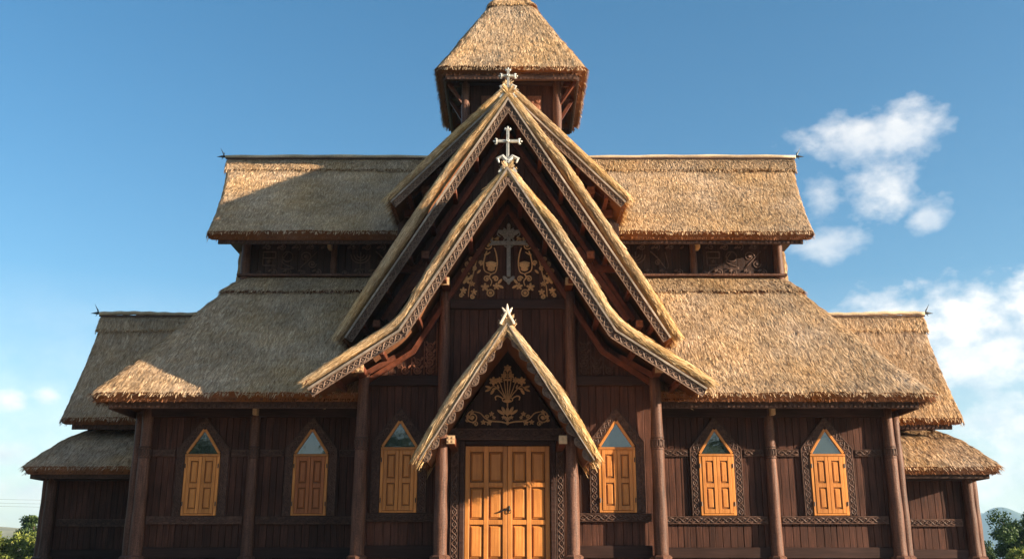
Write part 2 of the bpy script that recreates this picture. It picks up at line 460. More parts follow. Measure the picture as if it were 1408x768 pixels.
    def blades(ti, si, wmin, wmax, lmin, lmax, lift, sag=0.0, ang=.13, mat_i=0, src=None):
        k = len(ti)
        p = sample(top if src is None else src, ti, si); n = sample(Nt, ti, si); d = sample(D, ti, si)
        n /= np.linalg.norm(n, axis=1, keepdims=True); d /= np.linalg.norm(d, axis=1, keepdims=True)
        sd = np.cross(n, d)
        an = RNG.normal(0, ang, k)[:, None]
        d2 = d * np.cos(an) + sd * np.sin(an) - np.array([0, 0, 1.]) * sag
        d2 /= np.linalg.norm(d2, axis=1, keepdims=True)
        s2 = np.cross(n, d2); s2 /= np.maximum(np.linalg.norm(s2, axis=1, keepdims=True), 1e-6)
        w = RNG.uniform(wmin, wmax, k)[:, None] / 2; l = RNG.uniform(lmin, lmax, k)[:, None]
        up = RNG.uniform(.25, 1, k)[:, None] * lift
        tw = RNG.normal(0, .35, k)[:, None]
        s3 = s2 * np.cos(tw) + n * np.sin(tw)
        b0 = p - d2 * l * .35 + n * .004; b1 = p + d2 * l * .65 + n * up
        BV.append(np.stack([b0 - s3 * w, b0 + s3 * w, b1 + s3 * w * .45, b1 - s3 * w * .45], 1).reshape(-1, 3))
        BM.extend([mat_i] * k)
    if K > 0:
        blades(RNG.uniform(0, a - 1.001, K), RNG.uniform(0, b - (0 if closed else 1.001), K), *blade, tilt, ang=ang)
        blades(RNG.uniform(0, a - 1.001, K // 30), RNG.uniform(0, b - (0 if closed else 1.001), K // 30), *blade, tilt + .03, ang=ang + .12)
    if not closed and edge_dens > 0:
        Ke = int(edge_dens * L)
        for lo, hi in ((0, 5), (b - 6, b - 1.001)):
            blades(RNG.uniform(0, a - 1.001, Ke), RNG.uniform(lo, hi, Ke), blade[0], blade[1], blade[2], blade[3] * 1.1, tilt * .9, ang=.07)
            blades(RNG.uniform(0, a - 1.001, Ke), RNG.uniform(lo, hi, Ke), blade[0], blade[1], blade[2], blade[3] * 1.1, -tilt * .5, ang=.06, src=bot)
    if fringe > 0:
        Kf = int(fringe * W)
        si = RNG.uniform(0, b - (0 if closed else 1.001), Kf)
        mixb = RNG.uniform(0, 1, Kf)
        for lo, hi, mt in ((0, .5, 0), (.5, 1.0, 1)):
            mk = (mixb >= lo) & (mixb < hi)
            if not mk.any(): continue
            src = top * (1 - (lo + .18)) + bot * (lo + .18)
            blades(np.full(mk.sum(), a - 1.01), si[mk], .012, .035, .08, .24, .02, sag=.25, ang=.3, mat_i=mt, src=src)
    if BV:
        bv = np.concatenate(BV); o = len(verts)
        verts = np.concatenate([verts, bv])
        bf = (np.arange(len(bv)).reshape(-1, 4) + o)
        F = np.concatenate([F, bf]); mi += BM; sm += [False] * len(bf)
    ob = mesh_obj(name, verts, F.tolist(), [M[mat], M['butts']], parent, smooth=sm, midx=mi)
    return ob

def ring(x0, x1, y0, y1, z, rad=.3, n=4):
    """rounded rectangle, anticlockwise from above, starting at the left end of the front side"""
    pts = []
    for cx, cy, a0 in ((x1 - rad, y0 + rad, -90), (x1 - rad, y1 - rad, 0), (x0 + rad, y1 - rad, 90), (x0 + rad, y0 + rad, 180)):
        for k in range(n + 1):
            a = R(a0 + 90 * k / n); pts.append((cx + rad * math.cos(a), cy + rad * math.sin(a), z))
    # resample sides so that rings of different size stay in step
    out = []
    for i, p in enumerate(pts):
        qn = pts[(i + 1) % len(pts)]
        m_ = 12 if (i % (n + 1)) == n else 1
        out += [tuple(np.array(p) + (np.array(qn) - np.array(p)) * k / m_) for k in range(m_)]
    return out

# ------------------------------------------------------------------ timber helpers
def plank_wall(name, x0, x1, zb, y, th, mat, parent, top, bw=.165, facing=-1):
    """vertical boards between x0 and x1 with a sloped head given by top(x)"""
    mb = MB(); x = x0
    while x < x1 - .02:
        w = min(bw * random.uniform(.85, 1.2), x1 - x)
        if x1 - x - w < .05: w = x1 - x
        a, c = x + .0035, x + w - .0035
        dy = random.uniform(0, .012)
        za, zc = top(a), top(c)
        mid = (a + c) / 2; zm = top(mid)
        if max(za, zm, zc) > zb + .02:
            za, zc, zm = max(za, zb + .01), max(zc, zb + .01), max(zm, zb + .01)
            ch = .008
            poly = [(a, zb), (c, zb), (c, zc), (mid, zm), (a, za)]
            n = 5
            inner = [(a + ch, zb), (c - ch, zb), (c - ch, zc), (mid, zm), (a + ch, za)]
            vs = [(p, y + dy, z) for p, z in inner] + [(p, y + dy + ch, z) for p, z in poly] + [(p, y + th, z) for p, z in poly]
            fs = [(0, 1, 2, 3, 4)] + [(i + n, i, (i + 1) % n, (i + 1) % n + n)[::-1] for i in range(n)] \
                + [(i + 2 * n, i + n, (i + 1) % n + n, (i + 1) % n + 2 * n)[::-1] for i in range(n)] + [tuple(range(3 * n - 1, 2 * n - 1, -1))]
            mb.add(vs, fs)
        x += w
    # backing sheet closes the joints
    bx = np.linspace(x0, x1, 25)
    poly = [(x0, zb), (x1, zb)] + [(float(q), max(zb + .01, top(float(q)) - .01)) for q in bx[::-1]]
    mb.prism(poly, y + th * .6, y + th + .03)
    return mb.build(name, mat, parent)

def side_wall(name, x, y0, y1, zb, zt, th, mat, parent, sgn):
    """vertical boards on a wall that faces sideways"""
    mb = MB(); y = y0
    while y < y1 - .02:
        w = min(.17 * random.uniform(.85, 1.2), y1 - y)
        d = random.uniform(0, .012)
        xa, xb = (x + d, x + th) if sgn < 0 else (x - th, x - d)
        mb.box(xa, xb, y + .006, y + w - .006, zb, zt, ch=.012); y += w
    xa, xb = (x + th * .6, x + th + .03) if sgn < 0 else (x - th - .03, x - th * .6)
    mb.box(xa, xb, y0, y1, zb, zt)
    return mb.build(name, mat, parent)

def guilloche(mb, p0, p1, wdir, amp, pitch, r, out=(0, -1, 0), n=5, phase=0.0, step=8):
    """two strands twining along p0-p1"""
    p0, p1 = Vector(p0), Vector(p1); d = p1 - p0; L = d.length; d.normalize(); w = Vector(wdir).normalized(); o = Vector(out)
    k = max(2, round(L / pitch)); m_ = k * step
    for sgn in (1, -1):
        pts = []
        for i in range(m_ + 1):
            t = i / m_; a = t * k * math.pi * 2 * .5 + phase
            pts.append(p0 + d * (t * L) + w * (amp * sgn * math.sin(a)) + o * (r * .55 * sgn * math.cos(a * 2) * .5))
        mb.tube(pts, r, n=n, squash=o)
    # little bosses in the eyes of the plait
    for i in range(k):
        c = p0 + d * ((i + .5) / k * L)
        c = c + o * (-r * .2)
        u = w * (amp * .42); v = d * (pitch * .2)
        vs = [c + u, c + v, c - u, c - v, c + o * r * .8]
        mb.add(vs, [(0, 1, 4), (1, 2, 4), (2, 3, 4), (3, 0, 4)])

def carved_band(name, x0, x1, y, z0, z1, parent, mat='carve_dark', th=.06, pitch=.17):
    mb = MB()
    mb.box(x0, x1, y, y + th, z0, z1, ch=.008)
    e = (z1 - z0) * .12
    mb.box(x0, x1, y - .014, y + .004, z1 - e, z1 - .004, ch=.004)
    mb.box(x0, x1, y - .014, y + .004, z0 + .004, z0 + e, ch=.004)
    guilloche(mb, (x0 + .01, y - .008, (z0 + z1) / 2), (x1 - .01, y - .008, (z0 + z1) / 2), (0, 0, 1), (z1 - z0) * .27, pitch, .020)
    return mb.build(name, M[mat], parent)

def post(name, x, y, z0, z1, r0, r1, parent, collar=None, base=True, lean=0.0):
    mb = MB()
    H = z1 - z0; prof = []
    for k in range(13):
        t = k / 12
        prof.append((r0 + (r1 - r0) * t + .006 * math.sin(t * 17 + x * 3), t * H))
    mb.lathe((x, y, z0), prof, n=20)
    o = mb.build(name, M['post'], parent, smooth=[len(f) == 4 for f in mb.f])
    if base:
        b = MB(); b.lathe((x, y, z0 - .02), [(r0 + .075, 0), (r0 + .085, .05), (r0 + .085, .17), (r0 + .06, .21), (r0 + .07, .25), (r0 + .02, .29)], n=8)
        b.build('post_base', M['post'], o)
    if collar:
        c = MB()
        rc = r0 + (r1 - r0) * (collar - z0) / H + .004
        for dz in (-.13, .13):
            c.lathe((x, y, collar + dz - .015), [(rc, 0), (rc + .012, .008), (rc + .012, .022), (rc, .03)], n=20)
        for k in range(7):
            a0 = -math.pi / 2 + (k - 3) * .5
            for h in (-1, 1):
                pts = [(x + (rc + .008) * math.cos(a0 + h * .2 * math.cos(q)), y + (rc + .008) * math.sin(a0 + h * .2 * math.cos(q)), collar + .10 * math.sin(q) * .9) for q in np.linspace(-1.5, 1.5, 7)]
                c.tube(pts, .011, n=5)
        c.build('carved_collar', M['carve_dark'], o)
    return o

# scrollwork on walls facing -Y, drawn in metres
class Scroll:
    def __init__(s, cx, y, cz, k, r=.016):
        s.mb = MB(); s.cx, s.y, s.cz, s.k, s.r = cx, y, cz, k, r
    def P(s, q, m): return (s.cx + m * q[0] * s.k, s.y, s.cz + q[1] * s.k)
    def line(s, pts, r=1.0, both=True, taper=True, n=6):
        for m in ((1, -1) if both else (1,)):
            q = catmull(pts, n); L = len(q)
            rr = [s.r * r * (1 - .5 * abs(i / (L - 1) - .3)) if taper else s.r * r for i in range(L)]
            s.mb.tube([s.P(p, m) for p in q], rr, n=6, squash=(0, -1, 0))
    def spiral(s, c, r0, turns=1.4, start=0.0, sgn=1, r=1.0, both=True):
        pts = []
        for i in range(int(18 * turns) + 1):
            t = i / (18 * turns); a = start + sgn * turns * 2 * math.pi * t
            q = r0 * (1 - .72 * t); pts.append((c[0] + q * math.cos(a), c[1] + q * math.sin(a)))
        for m in ((1, -1) if both else (1,)):
            s.mb.tube([s.P(p, m) for p in pts], [s.r * r * (1 - .3 * i / len(pts)) for i in range(len(pts))], n=6, squash=(0, -1, 0))
        s.leaf(c, r0 * .3, r0 * .3, 0, both)
    def ring(s, c, r0, r=1.0, both=True):
        pts = [(c[0] + r0 * math.cos(a), c[1] + r0 * math.sin(a)) for a in np.linspace(0, 2 * math.pi, 15)]
        for m in ((1, -1) if both else (1,)):
            s.mb.tube([s.P(p, m) for p in pts], s.r * r, n=6, squash=(0, -1, 0))
    def leaf(s, c, a, b, ang=0, both=True, th=.03):
        for m in ((1, -1) if both else (1,)):
            s.mb.disc(s.P(c, m), a * s.k, b * s.k, th, ang if m == 1 else math.pi - ang)
    def flower(s, c, rr, petals=5, both=True):
        for k in range(petals):
            a = math.pi / 2 + 2 * math.pi * k / petals
            s.leaf((c[0] + rr * .58 * math.cos(a), c[1] + rr * .58 * math.sin(a)), rr * .45, rr * .3, a, both)
        s.leaf(c, rr * .3, rr * .3, 0, both, th=.04)

# =================================================================== THE CHURCH
church = thing('timber_church', (0, 24.5, DECK), 'dark timber church with tiered thatched roofs, carved gables and a thatched tower', 'church')
Z0 = DECK

# ---- walls of the aisle, 24.5 m away
YW = 24.5
XL, XR = -8.95, 9.12
flat = lambda z: (lambda x: z)
W1 = plank_wall('wall', XL, -3.2, Z0 + .02, YW, .08, M['plank'], church, flat(5.15))
W2 = plank_wall('wall', 3.1, XR, Z0 + .02, YW, .08, M['plank'], church, flat(5.15))
side_wall('wall', XL, YW + .12, 35.4, Z0 + .02, 5.1, .08, M['plank'], church, -1)
side_wall('wall', XR, YW + .12, 35.4, Z0 + .02, 5.1, .08, M['plank'], church, 1)
mb = MB(); mb.box(XL, XR, 35.42, 35.52, Z0 + .02, 5.1); mb.build('wall', M['plank'], church)
for x0, x1 in ((XL, -3.42), (3.36, XR)):
    mb = MB(); mb.box(x0, x1, YW - .07, YW - .004, 1.66, 1.91, ch=.012); mb.build('bottom_rail', M['beam'], church)
    mb = MB(); mb.box(x0 - .1, x1 + .1, YW - .16, YW - .003, 4.98, 5.26, ch=.012); mb.build('wall_plate', M['beam'], church)
# posts and mid posts
for x in (-8.88, 9.15):
    post('corner_post', x, YW - .08, Z0, 5.2, .165, .125, church, collar=4.12)
    post('corner_post', x + (.235 if x > 0 else -.235), YW + .10, Z0, 5.1, .14, .115, church)
for x in (-6.26, 6.26):
    post('wall_post', x, YW - .06, Z0, 5.2, .15, .115, church, collar=4.12)
for x in (-6.22, 6.32):
    mb = MB(); mb.box(x - .055, x + .055, YW - .36, YW - .16, 5.0, 5.3, ch=.01); mb.build('beam_end', M['pale_end'], church)

# ---- lancet windows: carved surround, varnished frame, two shutters, pane
def window_master(cx, y):
    zb, zs, za = 2.64, 4.03, 4.66
    hw = .385
    fr = MB()
    # frame: jambs, sill, transom and the two rakes of the pointed head
    yf = y - .075
    for sx in (-1, 1):
        fr.box(cx + sx * hw - .035, cx + sx * hw + .035, yf, y - .01, zb, zs, ch=.008)
    fr.box(cx - hw - .035, cx + hw + .035, yf - .012, y - .01, zs + .002, zs + .062, ch=.008)
    fr.box(cx - hw + .037, cx + hw - .037, yf, y - .01, zb, zb + .045, ch=.008)
    for sx in (-1, 1):
        p0 = (cx + sx * (hw + .005), (yf + y - .01) / 2, zs + .075); p1 = (cx + sx * .012, (yf + y - .01) / 2, za + .02)
        fr.bar(p0, p1, .06, .062, up=(0, -1, 0) if False else (sx * .8, 0, .6), ch=.008)
    W = fr.build('window', M['orange'], church, origin=(cx, y, zb))
    gl = MB()
    gl.prism([(cx - hw + .03, zs + .065), (cx + hw - .03, zs + .065), (cx, za - .03)], y - .035, y - .012)
    gl.build('glass_pane', M['glass'], W)
    for sx in (-1, 1):
        s_ = MB()
        x0, x1 = (cx - hw + .04, cx - .004) if sx < 0 else (cx + .004, cx + hw - .04)
        z0, z1 = zb + .05, zs - .004
        yb = y - .055
        zm = z0 + (z1 - z0) * .49
        st = .075
        s_.box(x0, x0 + st, yb - .03, yb, z0, z1, ch=.006); s_.box(x1 - st, x1, yb - .03, yb, z0, z1, ch=.006)
        for a, b_ in ((z0, z0 + .1), (zm - .05, zm + .05), (z1 - .1, z1)):
            s_.box(x0 + st + .001, x1 - st - .001, yb - .028, yb, a, b_, ch=.006)
        for a, b_ in ((z0 + .1, zm - .05), (zm + .05, z1 - .1)):
            xa, xb = x0 + st, x1 - st; ins = .030
            vo = [(xa, a), (xb, a), (xb, b_), (xa, b_)]
            vi = [(xa + ins, a + ins), (xb - ins, a + ins), (xb - ins, b_ - ins), (xa + ins, b_ - ins)]
            v2 = [(xa + ins + .018, a + ins + .018), (xb - ins - .018, a + ins + .018), (xb - ins - .018, b_ - ins - .018), (xa + ins + .018, b_ - ins - .018)]
            vs = [(p, yb - .004, z) for p, z in vo] + [(p, yb - .004, z) for p, z in vi] + [(p, yb - .024, z) for p, z in v2]
            fs = [(i, (i + 1) % 4, (i + 1) % 4 + 4, i + 4) for i in range(4)] + [(i + 4, (i + 1) % 4 + 4, (i + 1) % 4 + 8, i + 8) for i in range(4)] + [(8, 9, 10, 11)]
            s_.add(vs, fs)
        sh = s_.build('shutter', M['orange'], W)
        g = MB()       # dark line of the rebate round each field
        for a, b_ in ((z0 + .1, zm - .05), (zm + .05, z1 - .1)):
            xa, xb = x0 + st + .007, x1 - st - .007; a += .007; b_ -= .007
            for q in ((xa, xb, a, a + .016), (xa, xb, b_ - .016, b_), (xa, xa + .016, a + .017, b_ - .017), (xb - .016, xb, a + .017, b_ - .017)):
                g.box(q[0], q[1], yb - .009, yb - .006, q[2], q[3])
        g.build('shutter_moulding', M['orange_groove'], W)
        h = MB()
        for z in (z0 + .22, z1 - .22):
            hx = cx + sx * (hw + .012)
            h.tube([(hx, yf - .012, z - .05), (hx, yf - .012, z + .05)], .013, n=6)
        build_each(h, 'hinge', M['iron'], W)
    # carved surround with a pointed head
    sr = MB()
    ho, hi = .63, hw + .045
    zk, zp = 4.22, 5.0
    zi_k, zi_p = zs + .09, za + .085
    outer = [(-ho, zb), (-ho, zk), (0, zp), (ho, zk), (ho, zb)]
    inner = [(-hi, zb), (-hi, zi_k), (0, zi_p), (hi, zi_k), (hi, zb)]
    for i in range(4):
        sr.prism([(cx + outer[i][0], outer[i][1]), (cx + inner[i][0], inner[i][1]), (cx + inner[i + 1][0], inner[i + 1][1]), (cx + outer[i + 1][0], outer[i + 1][1])], y - .045, y - .008)
    for i in range(4):
        a = Vector(((outer[i][0] + inner[i][0]) / 2 + cx, y - .05, (outer[i][1] + inner[i][1]) / 2))
        b_ = Vector(((outer[i + 1][0] + inner[i + 1][0]) / 2 + cx, y - .05, (outer[i + 1][1] + inner[i + 1][1]) / 2))
        d = (b_ - a).normalized(); w = Vector((-d.z, 0, d.x))
        wid = .17 if i in (0, 3) else .20
        guilloche(sr, a + d * .02, b_ - d * .02, w, wid * .32, .14, .017)
        for q, off in ((outer, .012), (inner, -.012)):
            e0 = Vector((cx + q[i][0], y - .05, q[i][1])); e1 = Vector((cx + q[i + 1][0], y - .05, q[i + 1][1]))
            c0 = Vector((cx, y - .05, 3.4))
            sgn = 1 if off < 0 else -1
            nrm = w if (w.dot(e0 - c0) > 0) else -w
            sr.bar(e0 + nrm * (-off * 1.2), e1 + nrm * (-off * 1.2), .024, .024, up=(0, -1, 0), ch=.004)
    sr.build('carved_surround', M['carve_dark'], W)
    return W

win = window_master(-7.48, YW)
wb = copy_tree(win, (-4.86 + 7.48, 0, 0), church)
for ch in wb.children:
    if ch.name.startswith('shutter.'):
        ch.material_slots[0].link = 'OBJECT'; ch.material_slots[0].material = M['shutter_red']; ch['label'] = 'redder shutter'
copy_tree(win, (4.93 + 7.48, 0, 0), church)
copy_tree(win, (7.62 + 7.48, 0, 0), church)
copy_tree(win, (AX - 2.46 + 7.48, 23.0 - YW, 0), church)
copy_tree(win, (AX + 2.48 + 7.48, 23.0 - YW, 0), church)
# bands on the aisle walls, broken at windows and posts
for x0, x1 in ((-8.70, -6.42), (-6.10, -3.56), (3.50, 6.10), (6.42, 8.96)):
    carved_band('carved_sill_band', x0, x1, YW - .065, 2.44, 2.625, church)
for x0, x1 in ((-8.70, -8.16), (-6.80, -6.42), (-6.10, -5.54), (-4.18, -3.56), (3.50, 4.25), (5.61, 6.10), (6.42, 6.94), (8.30, 8.96)):
    carved_band('carved_band', x0, x1, YW - .045, 4.03, 4.2, church, th=.04)

# ---- skirt roof all round the nave
rows = [ring(-7.75, 7.75, 27.45, 32.5, 9.34, .25), ring(-8.12, 8.14, 26.75, 33.3, 8.75, .3), ring(-8.78, 8.82, 25.45, 34.6, 7.5, .35),
        ring(-9.46, 9.54, 24.2, 35.8, 6.26, .4), ring(-10.02, 10.12, 23.2, 36.8, 5.38, .45)]
skirt = thatch('skirt_roof', rows, .25, church, mat='straw', closed=True, ds=.10, dt=.09, dens=150, fringe=75, seed=3)
capr = [ring(-7.72, 7.72, 27.5, 32.4, 9.44, .25), ring(-8.16, 8.18, 26.7, 33.35, 8.8, .3)]
thatch('ridge_cap', capr, .10, skirt, mat='straw', closed=True, ds=.09, dt=.08, dens=220, fringe=70, seed=5)
mb = MB()
for (x0, x1) in ((-9.5, 9.58),):
    mb.box(x0, x1, 23.50, 23.56, 5.06, 5.22, ch=.01)
    k = int((x1 - x0) / .11)
    for i in range(k):
        xx = x0 + (i + .5) * (x1 - x0) / k
        mb.box(xx - .032, xx + .032, 23.47, 23.499, 5.08, 5.15)
for sx, x in ((-1, -9.52), (1, 9.6)):
    mb.box(x - .03, x + .03, 23.58, 36.4, 5.05, 5.22, ch=.01)
mb.build('eave_board', M['carve_dark'], skirt)
mb = MB()
for i in range(38):
    xx = -9.3 + i * .505
    mb.bar((xx, 23.6, 5.16), (xx, 24.6, 5.42), .08, .1)
mb.box(-9.4, 9.5, 23.58, 24.5, 5.30, 5.325)
mb.build('soffit', M['beam'], skirt)

# ---- clerestory wall and long roof
YC = 27.5
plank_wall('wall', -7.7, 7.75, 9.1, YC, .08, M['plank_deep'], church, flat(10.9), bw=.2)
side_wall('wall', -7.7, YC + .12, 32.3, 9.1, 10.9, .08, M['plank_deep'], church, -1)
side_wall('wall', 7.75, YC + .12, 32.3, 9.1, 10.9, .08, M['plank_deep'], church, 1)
for x in (-7.62, 7.62):
    post('clerestory_post', x, YC - .1, 9.2, 11.0, .135, .12, church, base=False)
for x in (-5.1, 5.2):
    post('clerestory_post', x, YC - .06, 9.2, 11.0, .10, .09, church, base=False)
mb = MB(); mb.box(-7.8, 7.8, YC - .28, YC - .005, 9.36, 9.43, ch=.01); mb.build('ledge', M['post'], church)
for x in (-5.18, 5.28):
    mb = MB(); mb.box(x - .05, x + .05, YC - .5, YC - .2, 10.12, 10.42, ch=.01); mb.build('beam_end', M['pale_end'], church)
def glyphs(x0, x1, seed):
    s = Scroll(0, YC - .006, 9.95, 1.0, r=.018); rnd = random.Random(seed)
    x = x0 + .2; i = 0
    while x < x1 - .5:
        kind = (i + seed) % 5
        if kind == 0:
            for q in (.1, .19, .28):
                s.line([(x + .35 + q * math.cos(a), .12 + q * math.sin(a) * .9) for a in np.linspace(math.pi, 2 * math.pi, 7)], both=False, taper=False, n=2)
            s.line([(x + .35, .2), (x + .35, -.32)], both=False); s.line([(x + .2, -.32), (x + .5, -.32)], both=False); w = .85
        elif kind == 1:
            s.line([(x, .22), (x + .2, .02), (x + .42, -.3)], both=False, r=1.2); s.line([(x + .42, .2), (x + .5, -.2), (x + .46, -.3)], both=False)
            s.spiral((x + .2, -.12), .09, both=False); w = .65
        elif kind == 2:
            for z in (.2, .02, -.2): s.line([(x, z), (x + .36, z)], both=False, taper=False)
            s.line([(x, .2), (x, -.2)], both=False, taper=False); s.line([(x + .36, .2), (x + .36, .02)], both=False, taper=False)
            s.flower((x + .18, -.09), .07, both=False); w = .55
        elif kind == 3:
            s.ring((x + .2, .06), .15, both=False); s.line([(x + .2, .2), (x + .05, -.1), (x + .4, -.28)], both=False); s.line([(x, -.3), (x + .4, -.3)], both=False); w = .6
        else:
            s.spiral((x + .16, .06), .15, both=False); s.spiral((x + .36, -.16), .12, sgn=-1, both=False); s.line([(x + .02, -.28), (x + .5, .22)], both=False); w = .7
        x += w * .92; i += 1
    x = x0 + .12; k = 0
    while x < x1 - .1:
        s.spiral((x, .36 if k % 2 else -.42), .10, 1.3, start=k, sgn=1 if k % 2 else -1, both=False, r=.8); s.leaf((x + .1, -.36 if k % 2 else .34), .07, .035, .6, both=False)
        x += .21; k += 1
    for z in (-.53, .48): s.line([(x0 + .05, z), (x1 - .05, z)], both=False, taper=False, n=2, r=.9)
    s.mb.build('carved_frieze', M['carve_pale'], church, smooth=True)
glyphs(-7.35, -5.3, 2); glyphs(-4.9, -3.0, 0); glyphs(3.0, 5.05, 0); glyphs(5.4, 7.45, 2)
for sx in (-1, 1):              # steep apron of straw on the gable end
    x0, x1 = sx * 7.95, sx * 8.12
    rows = [[(x0 - sx * .1, 28.5, 11.6), (x0 - sx * .1, 31.5, 11.6)], [(x1 - sx * .1, 28.1, 10.2), (x1 - sx * .1, 31.9, 10.2)], [(x1 - sx * .12, 27.9, 9.35), (x1 - sx * .12, 32.1, 9.35)]]
    if sx > 0: rows = [r_[::-1] for r_ in rows]
    thatch('gable_apron', rows, .16, church, dens=120, fringe=40, seed=60)

def long_roof(name, xe0, xe1, xr0, xr1, yf, ze, yr, zr, thk, mat, seed, dens=150, sag=.10, cap=.85, finial=True):
    """front and back slope as one roof; the ridge is longer than the eave"""
    def rows_for(sg):
        out = []
        for t in (0, .25, .5, .75, 1):
            y = yr + (yf - yr) * t if sg > 0 else yr + (yr - yf) * t
            z = zr + (ze - zr) * t - sag * math.sin(math.pi * t) * 1.0
            e = t + .10 * math.sin(math.pi * t)
            out.append([(xr0 + (xe0 - xr0) * e, y, z), (xr1 + (xe1 - xr1) * e, y, z)])
        return out
    c = math.hypot(zr - ze, yr - yf); n0 = (0, 0, -0) 
    up = (0, 0, c / (yr - yf))
    front = thatch(name, rows_for(1), thk, church, mat=mat, dens=dens, fringe=75, seed=seed, n0=up, edge_dens=60)
    bk = thatch('back_slope', rows_for(-1), thk, front, mat=mat, dens=30, fringe=20, seed=seed + 1, n0=up, ds=.2, dt=.2)
    # ridge cap layer of longer straw
    tt = cap / c
    ry = yr - (yr - yf) * tt; rz = zr - (zr - ze) * tt
    k = .05
    nv = np.array([0, -(zr - ze), (yr - yf)]) / c
    r0 = [(xr0 - .02, yr - .02, zr + k), (xr1 + .02, yr - .02, zr + k)]
    rm = [(xr0 + (xe0 - xr0) * tt * .5, (yr + ry) / 2 + nv[1] * .10, (zr + rz) / 2 + nv[2] * .10 - .02), (xr1 + (xe1 - xr1) * tt * .5, (yr + ry) / 2 + nv[1] * .10, (zr + rz) / 2 + nv[2] * .10 - .02)]
    r1 = [(xr0 + (xe0 - xr0) * (tt + .03) - .02, ry + nv[1] * .07, rz + nv[2] * .07 - .05), (xr1 + (xe1 - xr1) * (tt + .03) + .02, ry + nv[1] * .07, rz + nv[2] * .07 - .05)]
    thatch('ridge_cap', [r0, rm, r1], .12, front, mat='straw', dens=220, fringe=90, seed=seed + 7, cut=False, tilt=.03)
    # ridge pole with a lashing line under it
    p = MB(); p.tube([(xr0 - .08 + i * (xr1 - xr0 + .16) / 40, yr - .05, zr + .09 + .022 * math.sin(i * .23) + .010 * math.sin(i * 1.7)) for i in range(41)], .062, n=8)
    p.build('ridge_pole', M['ridge'], front, smooth=True)
    p = MB(); p.bar((xr0 - .02, yr - .20, zr - .02), (xr1 + .02, yr - .20, zr - .02), .05, .04); p.build('lashing_rail', M['carve_dark'], front)
    # eave board
    p = MB(); p.box(xe0 + .25, xe1 - .25, yf + .25, yf + .31, ze - .30, ze - .10, ch=.01)
    n_ = int((xe1 - xe0 - .5) / .12)
    for i in range(n_):
        xx = xe0 + .25 + (i + .5) * (xe1 - xe0 - .5) / n_
        p.box(xx - .035, xx + .035, yf + .222, yf + .249, ze - .29, ze - .22)
    p.box(xe0 + .3, xe1 - .3, yf + .33, yr - .2, ze + .02, ze + .05)
    p.build('eave_board', M['carve_dark'], front)
    if finial:
        for sx, x in ((-1, xr0), (1, xr1)):
            f = MB(); b0 = Vector((x + sx * .02, yr - .05, zr + .10))
            f.tube([b0, b0 + Vector((sx * .16, 0, .01)), b0 + Vector((sx * .34, 0, .0))], [.035, .04, .004], n=6)
            f.tube([b0 + Vector((sx * .10, 0, 0)), b0 + Vector((sx * .13, 0, .10)), b0 + Vector((sx * .24, 0, .30))], [.026, .020, .003], n=6)
            f.tube([b0 + Vector((sx * .12, 0, 0)), b0 + Vector((sx * .18, 0, -.10))], [.022, .004], n=6)
            f.tube([b0 + Vector((sx * .12, 0, .02)), b0 + Vector((sx * .06, -.12, .10))], [.022, .004], n=6)
            f.build('ridge_finial', M['iron'], front)
    return front
long_roof('long_roof', -8.42, 8.34, -9.15, 9.05, 26.2, 10.36, 30.0, 14.02, .28, 'straw', 20)
mb = MB()       # gable end boarding under the long roof
for sx in (-1, 1):
    x = sx * 7.8
    vs = [(x, 27.2, 10.6), (x, 32.8, 10.6), (x, 30, 13.6), (x - sx * .08, 27.2, 10.6), (x - sx * .08, 32.8, 10.6), (x - sx * .08, 30, 13.6)]
    mb.add(vs, [(0, 1, 2), (3, 5, 4), (0, 3, 4, 1), (1, 4, 5, 2), (2, 5, 3, 0)])
mb.build('gable_boarding', M['plank_deep'], church)

